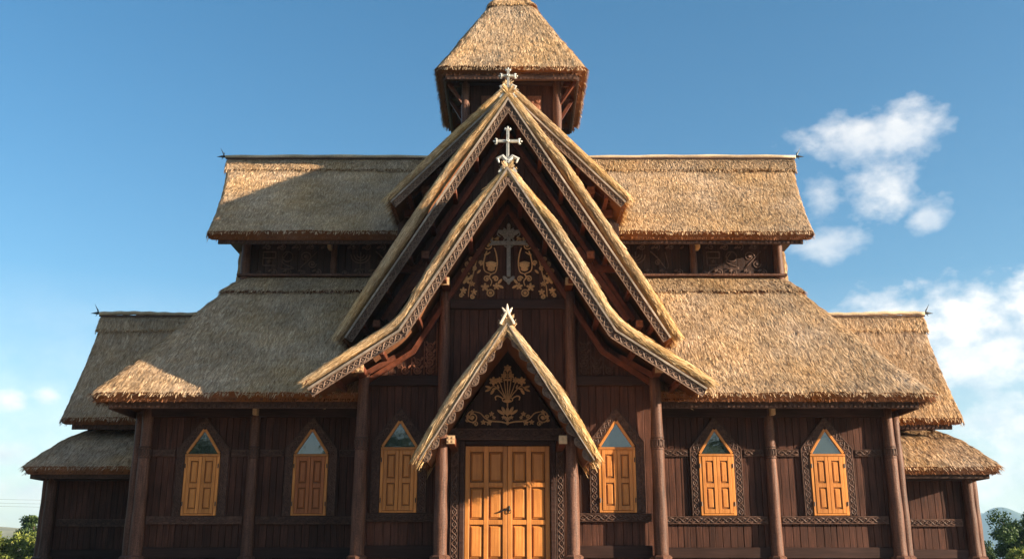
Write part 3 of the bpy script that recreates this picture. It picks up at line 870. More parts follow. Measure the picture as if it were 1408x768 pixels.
# ---- lower wings at both ends
YWG = 28.0
for sx, xo, xi in ((-1, -12.62, -8.7), (1, 12.5, 8.8)):
    a, b_ = min(xo, xi), max(xo, xi)
    plank_wall('wall', a, b_, Z0 + .02, YWG, .08, M['plank'], church, flat(3.95))
    side_wall('wall', xo, YWG + .12, 33.9, Z0 + .02, 3.95, .08, M['plank'], church, sx)
    mb = MB(); mb.box(a, b_, 33.95, 34.03, Z0 + .02, 3.95); mb.build('wall', M['plank'], church)
    mb = MB(); mb.box(a, b_, YWG - .07, YWG - .004, 1.66, 1.9, ch=.012); mb.build('bottom_rail', M['beam'], church)
    mb = MB(); mb.box(a - .1, b_ + .1, YWG - .2, YWG - .003, 3.72, 3.96, ch=.012); mb.build('wall_plate', M['beam'], church)
    carved_band('carved_band', a + .25 if sx < 0 else a + .1, b_ - .1 if sx < 0 else b_ - .25, YWG - .06, 2.50, 2.70, church)
    post('corner_post', xo - sx * .02, YWG - .08, Z0, 3.95, .16, .135, church)
    post('corner_post', xo + sx * .20, YWG + .10, Z0, 3.95, .135, .115, church)
    # pent roof
    e = .68
    if sx < 0:
        rg = lambda x, y0, y1, z, rad: ring(x, -8.0, y0, y1, z, rad)
    else:
        rg = lambda x, y0, y1, z, rad: ring(8.0, x, y0, y1, z, rad)
    rows = [rg(sx * 12.35 - (.0), 29.0, 33.1, 5.22, .2), rg(sx * 12.68, 28.2, 33.9, 4.85, .25), rg(sx * 12.98, 27.5, 34.6, 4.38, .3), rg(sx * 13.16, 27.0, 35.0, 4.02, .3)]
    pr = thatch('pent_roof', rows, .24, church, mat='straw_gold', closed=True, ds=.10, dt=.08, dens=150, fringe=75, seed=33 + sx)
    p = MB(); p.box(a + (-.3 if sx < 0 else 0), b_ + (.3 if sx > 0 else 0), 27.22, 27.28, 3.72, 3.9, ch=.01)
    p.box(xo + sx * .3 - .03, xo + sx * .3 + .03, 27.3, 34.5, 3.72, 3.9, ch=.01)
    p.build('eave_board', M['carve_dark'], pr)
    mb = MB(); mb.box(min(xo - sx * .35, xi), max(xo - sx * .35, xi), 29.0, 29.1, 5.0, 5.7); mb.build('wall', M['plank_deep'], church)
    xr, xe = sx * 13.05, sx * 12.66
    if sx < 0: long_roof('wing_roof', xe, -7.9, xr, -7.9, 28.0, 5.46, 31.0, 9.08, .26, 'straw_gold', 44, cap=.7)
    else: long_roof('wing_roof', 7.9, xe, 7.9, xr, 28.0, 5.46, 31.0, 9.08, .26, 'straw_gold', 48, cap=.7)
    mb = MB(); x = sx * 12.2
    mb.add([(x, 28.9, 5.2), (x, 33.1, 5.2), (x, 31, 8.7), (x - sx * .08, 28.9, 5.2), (x - sx * .08, 33.1, 5.2), (x - sx * .08, 31, 8.7)],
           [(0, 1, 2), (3, 5, 4), (0, 3, 4, 1), (1, 4, 5, 2), (2, 5, 3, 0)]); mb.build('gable_boarding', M['plank_deep'], church)

# ---- nested gables over the entrance front
def gable(name, yf, yb, left, apex, right, thk, ywall, zfloor, xw0, xw1, trim=.20, board=.085, seed=0, mat='straw_rake', scallop=False, wall_mat='plank_deep', rafter=True, lift=None, inner=None, iapex=None):
    """left/right: (dx,z) points from the kink to the tip; builds thatch, boards, carved trim, rafters and the boarded wall"""
    path = [(AX + x, z) for x, z in left[::-1]] + [(AX, apex)] + [(AX + x, z) for x, z in right]
    tpath = [(AX - x, z) for x, z in inner[::-1]] + [(AX, iapex)] + [(AX + x, z) for x, z in inner]
    def resample(pl):
        # soft curve at the kink
        out = [pl[0]]
        for i in range(1, len(pl) - 1):
            a, b_, c = np.array(pl[i - 1]), np.array(pl[i]), np.array(pl[i + 1])
            d = .42
            p0 = b_ + (a - b_) * min(.4, d / np.linalg.norm(a - b_)); p1 = b_ + (c - b_) * min(.4, d / np.linalg.norm(c - b_))
            for t in np.linspace(0, 1, 6): out.append(tuple((1 - t) ** 2 * p0 + 2 * t * (1 - t) * b_ + t * t * p1))
        out.append(pl[-1]); return out
    roofs = []
    for sg in (-1, 1):
        half = [(AX, apex)] + [(AX + x, z) for x, z in (left if sg < 0 else right)]
        half = resample(half)
        hx = abs(half[-1][0] - AX)
        q_ = lambda x: max(0, 1 - abs(x - AX) / hx)
        rows = [[(x, yf, z)] + [(x, yl, z + zl * q_(x)) for yl, zl in (lift or [(yb, 0)])] for x, z in half]
        x1, z1 = half[1][0] - AX, half[1][1]
        c = math.hypot(x1, apex - z1); up = (0, 0, c / abs(x1))
        r_ = thatch(name if sg < 0 else 'roof_slope', rows, thk, church if sg < 0 else roofs[0], mat=mat, dens=130, fringe=80, seed=seed + sg, n0=up,
                    ds=.08, dt=.07, edge_dens=520, blade=(.010, .022, .18, .42), tilt=.012, rough=.22, ang=.045, comb=0.0)
        roofs.append(r_)
    root = roofs[0]
    def strip(d0, d1, y0, y1, nm, mt, shorten=0.0):
        o0, o1 = offset_path(tpath, d0), offset_path(tpath, d1)
        mb_ = MB()
        for i in range(len(tpath) - 1):
            # polygon, counter clockwise from the front
            mb_.prism([o1[i], o1[i + 1], o0[i + 1], o0[i]], y0, y1)
        return mb_, o0, o1
    g0 = 0.0
    mb_, _, _ = strip(g0, g0 + board, yf - .02, yf + .06, 'barge_board', 'grey_board')
    mb_.build('barge_board', M['grey_board'], root)
    if not scallop:
        mb_, o0, o1 = strip(g0 + board + .002, g0 + board + trim, yf + .03, yf + .08, 'carved_trim', 'trim')
        mb_.build('trim_backing', M['trim_back'], root)
        mb_ = MB()
        oc = offset_path(tpath, g0 + board + trim * .5)
        for i in range(len(tpath) - 1):
            a = Vector((oc[i][0], yf + .022, oc[i][1])); b_ = Vector((oc[i + 1][0], yf + .022, oc[i + 1][1]))
            d = (b_ - a).normalized(); w = Vector((-d.z, 0, d.x))
            guilloche(mb_, a + d * .04, b_ - d * .04, w, trim * .33, .15, .021, n=5, step=6)
            for off in (-.47, .47):
                mb_.bar(a + w * trim * off, b_ + w * trim * off, .03, .024, up=(0, -1, 0))
        mb_.build('carved_trim', M['trim'], root)
    else:
        mb_ = MB(); oc = offset_path(tpath, g0 + board)
        for i in range(len(tpath) - 1):
            a = Vector((oc[i][0], yf + .06, oc[i][1])); b_ = Vector((oc[i + 1][0], yf + .06, oc[i + 1][1]))
            L = (b_ - a).length; d = (b_ - a).normalized(); w = Vector((d.z, 0, -d.x)); k = int(L / .30)
            for j in range(k):
                t0, t1 = j / k * L, (j + 1) / k * L
                pts = []
                for q in range(9):
                    tt = q / 8; s_ = t0 + (t1 - t0) * (.04 + .92 * tt)
                    dep = trim * (.55 + .45 * math.sin(math.pi * min(1, tt * 1.15)) ** .7)
                    p = a + d * s_ + w * dep; pts.append((p.x, p.z))
                p0 = a + d * (t0 + .003); p1 = a + d * (t1 - .003)
                mb_.prism([(p0.x, p0.z)] + pts + [(p1.x, p1.z)], yf + .05, yf + .09)
                c = a + d * ((t0 + t1) / 2) + w * trim * .5
                for q, rr in ((0, .055), (-.07, .035), (.07, .035)):
                    cc = c + d * q
                    pts2 = [(cc.x + rr * math.cos(u), yf + .048, cc.z + rr * math.sin(u)) for u in np.linspace(0, 2 * math.pi, 9)]
                    mb_.tube(pts2, .013, n=5, squash=(0, -1, 0))
        mb_.build('carved_trim', M['trim'], root)
    # rafters behind the boards
    if rafter:
        mb_ = MB()
        for yr_, d0, d1 in ((ywall - .22, .24, .35),):
            o0, o1 = offset_path(tpath, d0), offset_path(tpath, d1)
            for o_ in (o0, o1):
                for e_, p_ in ((0, 1), (-1, -2)): o_[e_] = tuple(np.array(o_[e_]) * .62 + np.array(o_[p_]) * .38) if len(o_) > 3 else tuple(np.array(o_[e_]) * .86 + np.array(o_[p_]) * .14)
            for i in range(len(tpath) - 1): mb_.prism([o1[i], o1[i + 1], o0[i + 1], o0[i]], yr_, yr_ + .10)
        mb_.build('rafter', M['red'], root)
        mb_ = MB()
        o = offset_path(tpath, .12)
        for a, b_ in zip(o[:-1], o[1:]):
            L = math.hypot(b_[0] - a[0], b_[1] - a[1]); k = max(1, int(L / .9))
            for j in range(k):
                t = (j + .5) / k; x, z = a[0] + (b_[0] - a[0]) * t, a[1] + (b_[1] - a[1]) * t
                mb_.box(x - .055, x + .055, yf + .40, ywall + .1, z - .06, z + .06, ch=.01)
        build_each(mb_, 'purlin', M['red'], root)
    o = offset_path(tpath, .08)
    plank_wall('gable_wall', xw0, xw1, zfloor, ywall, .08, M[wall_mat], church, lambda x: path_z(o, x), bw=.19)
    return root, tpath

# third (rear, highest) gable
mir = lambda l: [(-x, z) for x, z in l]
k3 = [(1.27, 12.56), (3.12, 10.64)]; k2 = [(1.42, 11.24), (2.34, 9.77), (4.1, 6.83)]
k1 = [(1.1, 9.12), (1.94, 7.70), (2.42, 6.80), (4.42, 5.46)]; k0 = [(.8, 5.50), (1.16, 5.0), (1.88, 3.72)]
g3, p3 = gable('upper_gable_roof', 24.1, 29.9, mir(k3), 13.80, k3, .19, 25.7, 9.0, AX - 3.0, AX + 3.0, trim=.15, board=.042, seed=70, lift=[(25.0, .40), (26.2, .95), (27.5, 1.45), (29.9, 1.6)], inner=[(3.02, 10.44)], iapex=13.55)  # unseen ridge rise towards the back, added to shade the upper left roof
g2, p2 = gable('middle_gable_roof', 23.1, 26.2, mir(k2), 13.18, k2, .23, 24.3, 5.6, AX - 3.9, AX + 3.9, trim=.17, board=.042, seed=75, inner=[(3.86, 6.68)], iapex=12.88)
g1, p1 = gable('front_gable_roof', 21.5, 24.4, mir(k1), 10.46, k1, .23, 23.0, Z0 + .02, AX - 3.34, AX + 3.42, trim=.17, board=.042, seed=80, wall_mat='plank', inner=[(2.41, 6.49), (4.34, 5.20)], iapex=10.35)
g0, p0 = gable('porch_roof', 20.5, 23.0, mir(k0), 6.54, k0, .22, 22.3, 4.16, AX - 1.5, AX + 1.5, trim=.15, board=.02, seed=85, scallop=True, rafter=False, inner=[(1.78, 3.57)], iapex=6.43)

# brackets and purlin ends carried by the posts
def bracket(x, y0, y1, z, w=.17, mat='red', end=True, em='pale_end'):
    mb_ = MB(); mb_.box(x - w / 2, x + w / 2, y0 + .012, y1, z - w / 2, z + w / 2, ch=.012); o = mb_.build('bracket', M[mat], church)
    if end:
        e = MB(); e.box(x - w / 2 - .006, x + w / 2 + .006, y0 - .01, y0 + .01, z - w / 2 - .006, z + w / 2 + .006, ch=.004)
        for q in (-.25, .25):
            for s_ in (-.25, .25): e.disc((x + q * w, y0 - .01, z + s_ * w), w * .17, w * .17, .012)
        e.build('bracket_end', M[em], o)
for x in (AX - 1.44, AX + 1.42): bracket(x, 22.2, 23.0, 7.80, .17)
for x in (AX - 3.30, AX + 3.38): bracket(x, 22.0, 23.2, 5.72, .17)
for x in (AX - 1.16, AX + 1.15): bracket(x, 20.7, 22.3, 4.0, .16)
for x in (AX - 2.05, AX + 2.05): bracket(x, 23.7, 24.4, 8.9, .18, em='carve_red')
for x in (AX - 3.2, AX + 3.2): bracket(x, 23.7, 24.4, 7.15, .16, em='carve_red')
for x in (AX - 2.2, AX + 2.2): bracket(x, 25.0, 25.8, 11.1, .20, em='carve_red')
for sx in (-1, 1):
    mb = MB()
    mb.bar((AX + sx * 3.34, 22.55, 5.65), (AX + sx * 2.6, 22.7, 6.12), .08, .12)
    build_each(mb, 'brace', M['red'], church)
    mb = MB(); mb.bar((AX + sx * 2.95, 24.0, 7.3), (AX + sx * 1.75, 24.1, 9.2), .10, .15); mb.box(min(AX + sx * 3.2, AX + sx * 1.2), max(AX + sx * 3.2, AX + sx * 1.2), 24.05, 24.2, 8.55, 8.75, ch=.01)
    build_each(mb, 'brace', M['red'], church)
    mb = MB(); mb.bar((AX + sx * 2.75, 25.2, 10.85), (AX + sx * 1.2, 25.3, 12.3), .10, .16); mb.box(min(AX + sx * 2.8, AX + sx * .6), max(AX + sx * 2.8, AX + sx * .6), 25.4, 25.55, 10.5, 10.7, ch=.01)
    build_each(mb, 'brace', M['red'], church)
    # slim posts standing between the gables
    post('gable_post', AX + sx * 2.05, 24.1, 6.6, 8.85, .085, .08, church, base=False)
    post('gable_post', AX + sx * 3.1, 24.1, 6.3, 7.1, .085, .08, church, base=False)
    post('gable_post', AX + sx * 2.2, 25.5, 9.6, 11.0, .09, .085, church, base=False)

# ---- entrance front at 23 m
for x in (AX - 3.30, AX + 3.38): post('front_post', x, 22.72, Z0, 5.72, .165, .125, church, collar=4.14)
for x in (AX - 1.48, AX + 1.46): post('tall_post', x, 22.86, Z0, 7.78, .15, .115, church)
for x in (AX - 1.36, AX + 1.34): post('porch_post', x, 21.0, Z0, 4.14, .145, .115, church)
mb = MB(); mb.box(AX - 1.36, AX + 1.36, 22.91, 22.996, 7.33, 7.56, ch=.012); mb.build('cross_beam', M['beam'], church)
for sx in (-1, 1):
    a, b_ = sorted((AX + sx * 1.58, AX + sx * 3.22))
    mb = MB(); mb.box(a, b_, 22.90, 22.996, 5.50, 5.73, ch=.012); mb.build('cross_beam', M['beam'], church)
    mb = MB(); mb.box(a, b_, 22.93, 22.996, 1.66, 1.93, ch=.012); mb.build('bottom_rail', M['beam'], church)
    carved_band('carved_sill_band', a, b_, 22.93, 2.44, 2.625, church)
    c = AX + sx * 2.47
    for q0, q1 in ((a, c - .68), (c + .68, b_)):
        if q1 - q0 > .12: carved_band('carved_band', q0, q1, 22.955, 4.03, 4.2, church, th=.04)
    # relief panel above the beam
    s = Scroll(0, 22.97, 0, 1.0, r=.020)
    oo = offset_path(p1, .34)
    xs = np.linspace(AX + sx * 1.66, AX + sx * 3.1, 6)
    for i in range(5):
        xa, xb = xs[i], xs[i + 1]; xm = (xa + xb) / 2; ztop = min(path_z(oo, xa), path_z(oo, xb)) - .03
        w = abs(xb - xa)
        if ztop - 5.76 < .2: continue
        s.line([(xa, 5.76), (xa, max(5.9, path_z(oo, xa) - .04))], both=False, taper=False, n=2, r=.8)
        z = 5.76 + w * .38; k = 0
        while z + w * .3 < ztop + .05:
            s.spiral((xm - w * .06, z), w * .34, 1.5, start=(k % 2) * math.pi, sgn=1 if k % 2 else -1, both=False)
            s.leaf((xm + w * .30, z + w * .25), w * .2, w * .09, 1.0, both=False); s.leaf((xm - w * .30, z + w * .3), w * .16, w * .08, 2.2, both=False)
            z += w * .66; k += 1
    s.mb.build('carved_panel', M['carve_red' if sx < 0 else 'carve_dark'], church, smooth=True)  # left relief gets the paler red wood, its sunlit look put into colour

# pediment scrollwork with the large cross
s = Scroll(AX, 22.985, 7.60, .00468, r=.020)
B = 580
def c2(x, y): return (x, B - y)
s.spiral(c2(-100, 300), 30, 1.5, start=0, sgn=1); s.spiral(c2(-62, 283), 20, 1.3, start=2, sgn=-1); s.spiral(c2(-32, 288), 11, 1.2)
s.leaf(c2(-85, 268), 16, 9, 1.2); s.leaf(c2(-55, 262), 12, 8, .6)
s.line([c2(-70, 312), c2(-60, 345), c2(-54, 395), c2(-62, 440), c2(-85, 452)]); s.line([c2(-108, 330), c2(-116, 352), c2(-124, 395), c2(-118, 435), c2(-85, 452)])
s.line([c2(-122, 350), c2(-105, 345), c2(-90, 335)]); s.leaf(c2(-85, 405), 27, 17, 0); s.leaf(c2(-85, 425), 20, 13, 0); s.line([c2(-113, 395), c2(-85, 388), c2(-58, 395)])
s.line([c2(-85, 452), c2(-95, 470), c2(-82, 490), c2(-88, 515)]); s.spiral(c2(-108, 478), 17, 1.3); s.spiral(c2(-62, 478), 15, 1.3, start=3, sgn=-1)
s.flower(c2(-116, 522), 22); s.flower(c2(-58, 518), 19); s.ring(c2(-88, 552), 17); s.leaf(c2(-88, 552), 9, 9); s.leaf(c2(-40, 492), 17, 7, .9); s.leaf(c2(-35, 520), 15, 7, -.5)
s.line([c2(-150, 320), c2(-158, 360), c2(-168, 410), c2(-180, 465), c2(-196, 520), c2(-200, 572)])
for x, y, r_ in ((-155, 352, 13), (-190, 374, 13), (-140, 392, 13), (-206, 402, 14), (-172, 420, 12), (-226, 436, 12)): s.spiral(c2(x, y), r_, 1.3, start=x)
for x, y, r_ in ((-150, 326, 12), (-212, 482, 26), (-180, 505, 14), (-226, 540, 18), (-172, 548, 17)): s.flower(c2(x, y), r_)
s.spiral(c2(-236, 566), 12, 1.2); s.spiral(c2(-178, 572), 12, 1.2, start=2); s.leaf(c2(-205, 445), 14, 6, 2.3); s.leaf(c2(-148, 440), 14, 6, .8)
s.leaf(c2(-190, 470), 15, 6, 1.2)
s.mb.build('scrollwork', M['gilt'], church, smooth=True)

def bar_cross(mb_, cx, y, z0, z1, zc, half, w, th, fl=.0):
    """latin cross with moulded edges and budded ends"""
    mb_.box(cx - w / 2, cx + w / 2, y - th, y, z0, z1, ch=.012)
    mb_.box(cx - half, cx - w / 2 - .002, y - th, y, zc - w / 2, zc + w / 2, ch=.012); mb_.box(cx + w / 2 + .002, cx + half, y - th, y, zc - w / 2, zc + w / 2, ch=.012)
    e = w * .16
    for sx in (-1, 1):
        mb_.box(cx + sx * w * .36 - e / 2, cx + sx * w * .36 + e / 2, y - th - .014, y - th + .002, z0 + .02, z1 - .02)
        for q in (-1, 1):
            a, b_ = sorted((cx + sx * (w * .62), cx + sx * (half - .02)))
            mb_.box(a, b_, y - th - .014, y - th + .002, zc + q * w * .36 - e / 2, zc + q * w * .36 + e / 2)
    if fl > 0:
        for (ex, ez, dx, dz) in ((cx - half, zc, -1, 0), (cx + half, zc, 1, 0), (cx, z1, 0, 1)):
            mb_.box(ex - (fl * .25 if dx else w * .95), ex + (fl * .25 if dx else w * .95), y - th - .01, y + .01, ez - (fl * .25 if dz else w * .95), ez + (fl * .25 if dz else w * .95), ch=.015)
            for q in (-1, 0, 1):
                p = Vector((ex, y - th / 2, ez)) + Vector((dx, 0, dz)) * (fl * (.9 if q == 0 else .35)) + Vector((dz, 0, dx)) * (q * w * .95)
                mb_.tube([p - Vector((dx, 0, dz)) * fl * .6, p, p + Vector((dx, 0, dz)) * fl * .35], [w * .28, w * .42, w * .06], n=8)
    mb_.disc((cx, y - th - .002, zc), w * .75, w * .75, .04, n=16)
mb = MB(); bar_cross(mb, AX + .02, 22.985, 8.12, 9.12, 8.96, .42, .095, .06)
s = Scroll(AX + .02, 22.95, 8.98, 1.0, r=.02); s.mb = mb
s.ring((0, 0), .13, both=False)
s.flower((0, .26), .15, both=False); s.line([(.0, .1), (.1, .25), (.22, .3), (.27, .2), (.2, .14)]); s.line([(.0, .08), (.06, .3), (.12, .36)]); s.leaf((.18, .24), .10, .05, .7); s.leaf((.10, .16), .08, .04, 1.1)
s.leaf((0, .40), .05, .09, 0, both=False)
s.leaf((.07, -.92), .10, .05, -2.3); s.leaf((0, -.98), .05, .08, 0, both=False); s.leaf((.42, .05), .06, .03, .6); s.leaf((.42, -.05), .06, .03, -.6)
mb.build('pediment_cross', M['pewter'], church)

# roof crosses and the star shaped finial of the porch
mb = MB(); yc = 21.6; zc = 10.42
bar_cross(mb, AX, yc + .04, zc + .05, zc + .90, zc + .60, .26, .062, .06, fl=.07)
for sx in (-1, 1):
    mb.tube([(AX, yc, zc + .08), (AX + sx * .12, yc, zc + .22), (AX + sx * .24, yc, zc + .16), (AX + sx * .2, yc, zc + .06)], [.06, .055, .045, .02], n=7)
    mb.bar((AX, yc - .03, zc + .1), (AX + sx * .2, yc - .03, zc - .2), .05, .09, up=(0, -1, 0))
mb.build('gable_cross', M['silver'], g1)
mb = MB(); yc = 23.2; zc = 13.16
bar_cross(mb, AX, yc + .04, zc + .04, zc + .52, zc + .36, .17, .058, .06, fl=.07)
for sx in (-1, 1):
    mb.tube([(AX, yc, zc - .02), (AX + sx * .10, yc, zc + .1), (AX + sx * .2, yc, zc + .06), (AX + sx * .16, yc, zc - .02)], [.05, .045, .035, .015], n=7)
    mb.bar((AX, yc - .03, zc + .02), (AX + sx * .2, yc - .03, zc - .28), .05, .08, up=(0, -1, 0))
mb.tube([(AX + .05, yc, zc), (AX + .16, yc - .02, zc - .02), (AX + .32, yc - .02, zc - .16)], .008, n=5)
mb.build('gable_cross', M['silver'], g2)
mb = MB(); yc = 20.5; zc = 6.56
for dx, dz in ((0, .25), (-.11, .17), (.11, .17)):
    mb.tube([(AX, yc, zc + .02), (AX + dx * .5, yc, zc + .02 + dz * .55), (AX + dx, yc, zc + .02 + dz)], [.032, .034, .008], n=7)
for sx in (-1, 1):
    mb.bar((AX, yc - .03, zc + .1), (AX + sx * .15, yc - .03, zc - .18), .05, .055, up=(0, -1, 0), ch=.01)
mb.build('star_finial', M['bone'], g0)

# ---- porch front: lintel, jambs, door
YP = 22.3
s = Scroll(AX, YP - .012, 4.46, .00302, r=.015)
def c3(x, y): return (x, 592 - y)
s.flower(c3(0, 155), 30, 6, both=False); s.leaf(c3(-22, 185), 14, 8, 2.4)
for x, y, r_ in ((27, 210, 24), (60, 243, 25), (105, 250, 33)): s.flower(c3(x, y), r_, 6)
s.leaf(c3(0, 240), 34, 9, 0, both=False); s.leaf(c3(142, 295), 26, 9, .3); s.leaf(c3(146, 318), 24, 8, -.4); s.leaf(c3(112, 330), 24, 11, -1.0); s.leaf(c3(98, 308), 18, 8, -.2); s.leaf(c3(70, 292), 17, 7, 1.2)
s.line([c3(0, 395), c3(0, 300), c3(0, 175)], both=False); s.line([c3(6, 390), c3(18, 300), c3(28, 228)]); s.line([c3(8, 390), c3(35, 325), c3(58, 262)]); s.line([c3(10, 390), c3(50, 335), c3(95, 290), c3(128, 300)])
s.line([c3(86, 392), c3(90, 368), c3(68, 362), c3(40, 378), c3(34, 398), c3(0, 412)], r=1.2); s.line([c3(40, 380), c3(0, 372)], r=1.2); s.leaf(c3(0, 398), 30, 10, 0, both=False)
s.line([c3(0, 412), c3(0, 450)], both=False, r=1.4); s.leaf(c3(0, 478), 13, 34, 0, both=False); s.leaf(c3(27, 470), 34, 12, 1.1); s.leaf(c3(50, 482), 32, 11, .6); s.flower(c3(28, 520), 16)
s.flower(c3(0, 530), 20, 6, both=False); s.leaf(c3(0, 560), 12, 18, 0, both=False); s.line([c3(0, 565), c3(50, 552), c3(120, 546), c3(165, 525), c3(200, 490), c3(240, 478)], r=1.3)
s.spiral(c3(258, 520), 46, 1.6, start=1.6, sgn=-1, r=1.2); s.flower(c3(262, 482), 20); s.flower(c3(292, 515), 18); s.leaf(c3(300, 545), 14, 9, .5); s.spiral(c3(235, 568), 20, 1.3, sgn=1)
s.flower(c3(118, 495), 20); s.flower(c3(100, 522), 15); s.flower(c3(136, 560), 22); s.flower(c3(178, 556), 20); s.spiral(c3(150, 515), 15, 1.2)
s.mb.build('scrollwork', M['gilt'], church, smooth=True)
carved_band('carved_lintel', AX - 1.34, AX + 1.34, YP - .10, 4.17, 4.43, church, th=.09, pitch=.2)
for sx in (-1, 1):
    # jamb: moulded dark board and carved strip
    a, b_ = sorted((AX + sx * .935, AX + sx * 1.06))
    mb = MB(); mb.box(a, b_, YP - .05, YP + .08, Z0, 4.165, ch=.02); mb.build('door_jamb', M['beam'], church)
    a, b_ = sorted((AX + sx * 1.065, AX + sx * 1.24))
    mb = MB(); mb.box(a, b_, YP - .03, YP + .08, Z0, 4.165, ch=.01)
    guilloche(mb, ((a + b_) / 2, YP - .04, Z0 + .05), ((a + b_) / 2, YP - .04, 4.15), (1, 0, 0), .05, .13, .018)
    for x in (a + .012, b_ - .012): mb.bar((x, YP - .036, Z0), (x, YP - .036, 4.16), .022, .022, up=(0, -1, 0))
    mb.build('carved_jamb', M['carve_dark'], church)
    a, b_ = sorted((AX + sx * 1.245, AX + sx * 1.50))
    mb = MB(); mb.box(a, b_, YP, YP + .08, Z0, 4.165, ch=.01); mb.build('wall', M['plank'], church)
    side_wall('wall', AX + sx * 1.5, YP + .09, 22.99, Z0, 5.0, .06, M['plank'], church, sx)
mb = MB(); mb.box(AX - .93, AX + .93, YP - .04, YP + .08, 4.055, 4.165, ch=.012); mb.build('door_head', M['beam'], church)
zb, zt = Z0 + .03, 4.045
for sx in (-1, 1):
    s_ = MB(); g = MB()
    x0, x1 = (AX - .93, AX - .004) if sx < 0 else (AX + .004, AX + .93)
    yb = YP + .06; st = .10
    cols = [(x0, x0 + st), ((x0 + x1) / 2 - .05, (x0 + x1) / 2 + .05), (x1 - st, x1)]
    for a, b_ in cols: s_.box(a, b_, yb - .05, yb, zb, zt, ch=.008)
    H = zt - zb; zr = [zb + .0, zb + .0 + .16, zb + H * .342, zb + H * .342 + .10, zb + H * .653, zb + H * .653 + .10, zt - .12, zt]
    for c0, c1 in ((cols[0][1], cols[1][0]), (cols[1][1], cols[2][0])):
        for i in range(0, 8, 2): s_.box(c0 + .001, c1 - .001, yb - .047, yb, zr[i], zr[i + 1], ch=.008)
        for i in range(1, 7, 2):
            a, b_ = zr[i], zr[i + 1]; ins = .032
            vo = [(c0, a), (c1, a), (c1, b_), (c0, b_)]; vi = [(c0 + ins, a + ins), (c1 - ins, a + ins), (c1 - ins, b_ - ins), (c0 + ins, b_ - ins)]
            v2 = [(c0 + ins + .03, a + ins + .03), (c1 - ins - .03, a + ins + .03), (c1 - ins - .03, b_ - ins - .03), (c0 + ins + .03, b_ - ins - .03)]
            vs = [(p, yb - .006, z) for p, z in vo] + [(p, yb - .006, z) for p, z in vi] + [(p, yb - .036, z) for p, z in v2]
            s_.add(vs, [(k, (k + 1) % 4, (k + 1) % 4 + 4, k + 4) for k in range(4)] + [(k + 4, (k + 1) % 4 + 4, (k + 1) % 4 + 8, k + 8) for k in range(4)] + [(8, 9, 10, 11)])
            xa, xb, za, zb_ = c0 + .010, c1 - .010, a + .010, b_ - .010
            for q in ((xa, xb, za, za + .016), (xa, xb, zb_ - .016, zb_), (xa, xa + .016, za + .017, zb_ - .017), (xb - .016, xb, za + .017, zb_ - .017)):
                g.box(q[0], q[1], yb - .013, yb - .009, q[2], q[3])
    d = s_.build('door', M['orange'], church)
    g.build('door_moulding', M['orange_groove'], d)
    k = MB()
    yk = yb - .05
    if sx < 0:      # carved latch bar
        k.tube([(AX - .20, yk - .012, 2.62), (AX - .12, yk - .02, 2.64), (AX - .03, yk - .018, 2.69)], [.010, .014, .012], n=7)
        k.disc((AX - .05, yk - .002, 2.68), .03, .028, .02); k.disc((AX - .18, yk - .002, 2.62), .024, .02, .018)
        k.build('latch', M['iron'], d)
    else:
        k.disc((AX + .045, yk - .002, 2.70), .022, .065, .02)
        k.tube([(AX + .045 + .035 * math.sin(a), yk - .024, 2.64 - .045 * math.cos(a)) for a in np.linspace(-2.4, 2.4, 12)], .008, n=6)
        k.tube([(AX + .045, yk - .015, 2.70), (AX + .045, yk - .034, 2.71), (AX + .045, yk - .034, 2.66)], .010, n=6)
        k.build('door_handle', M['iron'], d)

# ---- bell tower
TX, TY = -.02, 29.3
rows = [ring(TX - .28, TX + .28, TY - .22, TY + .22, 19.45, .12), ring(TX - .85, TX + .85, TY - .80, TY + .80, 18.62, .25), ring(TX - 1.5, TX + 1.5, TY - 1.48, TY + 1.48, 17.35, .3),
        ring(TX - 2.02, TX + 2.02, TY - 1.98, TY + 1.98, 16.35, .32), ring(TX - 2.28, TX + 2.28, TY - 2.25, TY + 2.2, 15.82, .32)]
tw = thatch('tower_roof', rows, .36, church, mat='straw', closed=True, ds=.07, dt=.07, dens=260, fringe=110, seed=90, tilt=.016)
rows = [ring(TX - .18, TX + .18, TY - .16, TY + .16, 19.66, .1), ring(TX - .42, TX + .42, TY - .38, TY + .38, 19.38, .16), ring(TX - .78, TX + .78, TY - .74, TY + .74, 18.85, .22)]
thatch('ridge_cap', rows, .10, tw, mat='straw', closed=True, ds=.06, dt=.06, dens=260, fringe=120, seed=93)
mb = MB(); mb.lathe((TX, TY, 19.5), [(.2, 0), (.16, .2), (.05, .32)], n=8); mb.build('roof_peak', M['straw'], tw)
mb = MB()
for y in (TY - 2.0, TY + 1.95): mb.box(TX - 1.98, TX + 1.98, y - .04, y + .04, 15.48, 15.66, ch=.01)
for x in (TX - 2.0, TX + 2.0): mb.box(x - .04, x + .04, TY - 1.95, TY + 1.9, 15.48, 15.66, ch=.01)
k = 34
for i in range(k):
    xx = TX - 1.95 + (i + .5) * 3.9 / k; mb.box(xx - .03, xx + .03, TY - 2.065, TY - 2.042, 15.49, 15.56)
mb.build('eave_board', M['carve_dark'], tw)
mb = MB()
mb.box(TX - 1.95, TX + 1.95, TY - 1.95, TY + 1.9, 16.05, 16.09)
for q in (-1.75, -1.4, 1.4, 1.75):
    mb.box(TX + q - .06, TX + q + .06, TY - 1.94, TY + 1.88, 15.80, 15.92)
for q in (-1.2, -.3, .6):
    mb.box(TX - 1.92, TX + 1.92, TY + q - .05, TY + q + .05, 15.66, 15.79)
mb.build('soffit', M['red'], tw)
for x in (-1.40, 1.40):
    for y in (TY - 1.4, TY + 1.3): post('tower_post', TX + x, y, 12.6, 15.9, .135, .12, church, base=False)
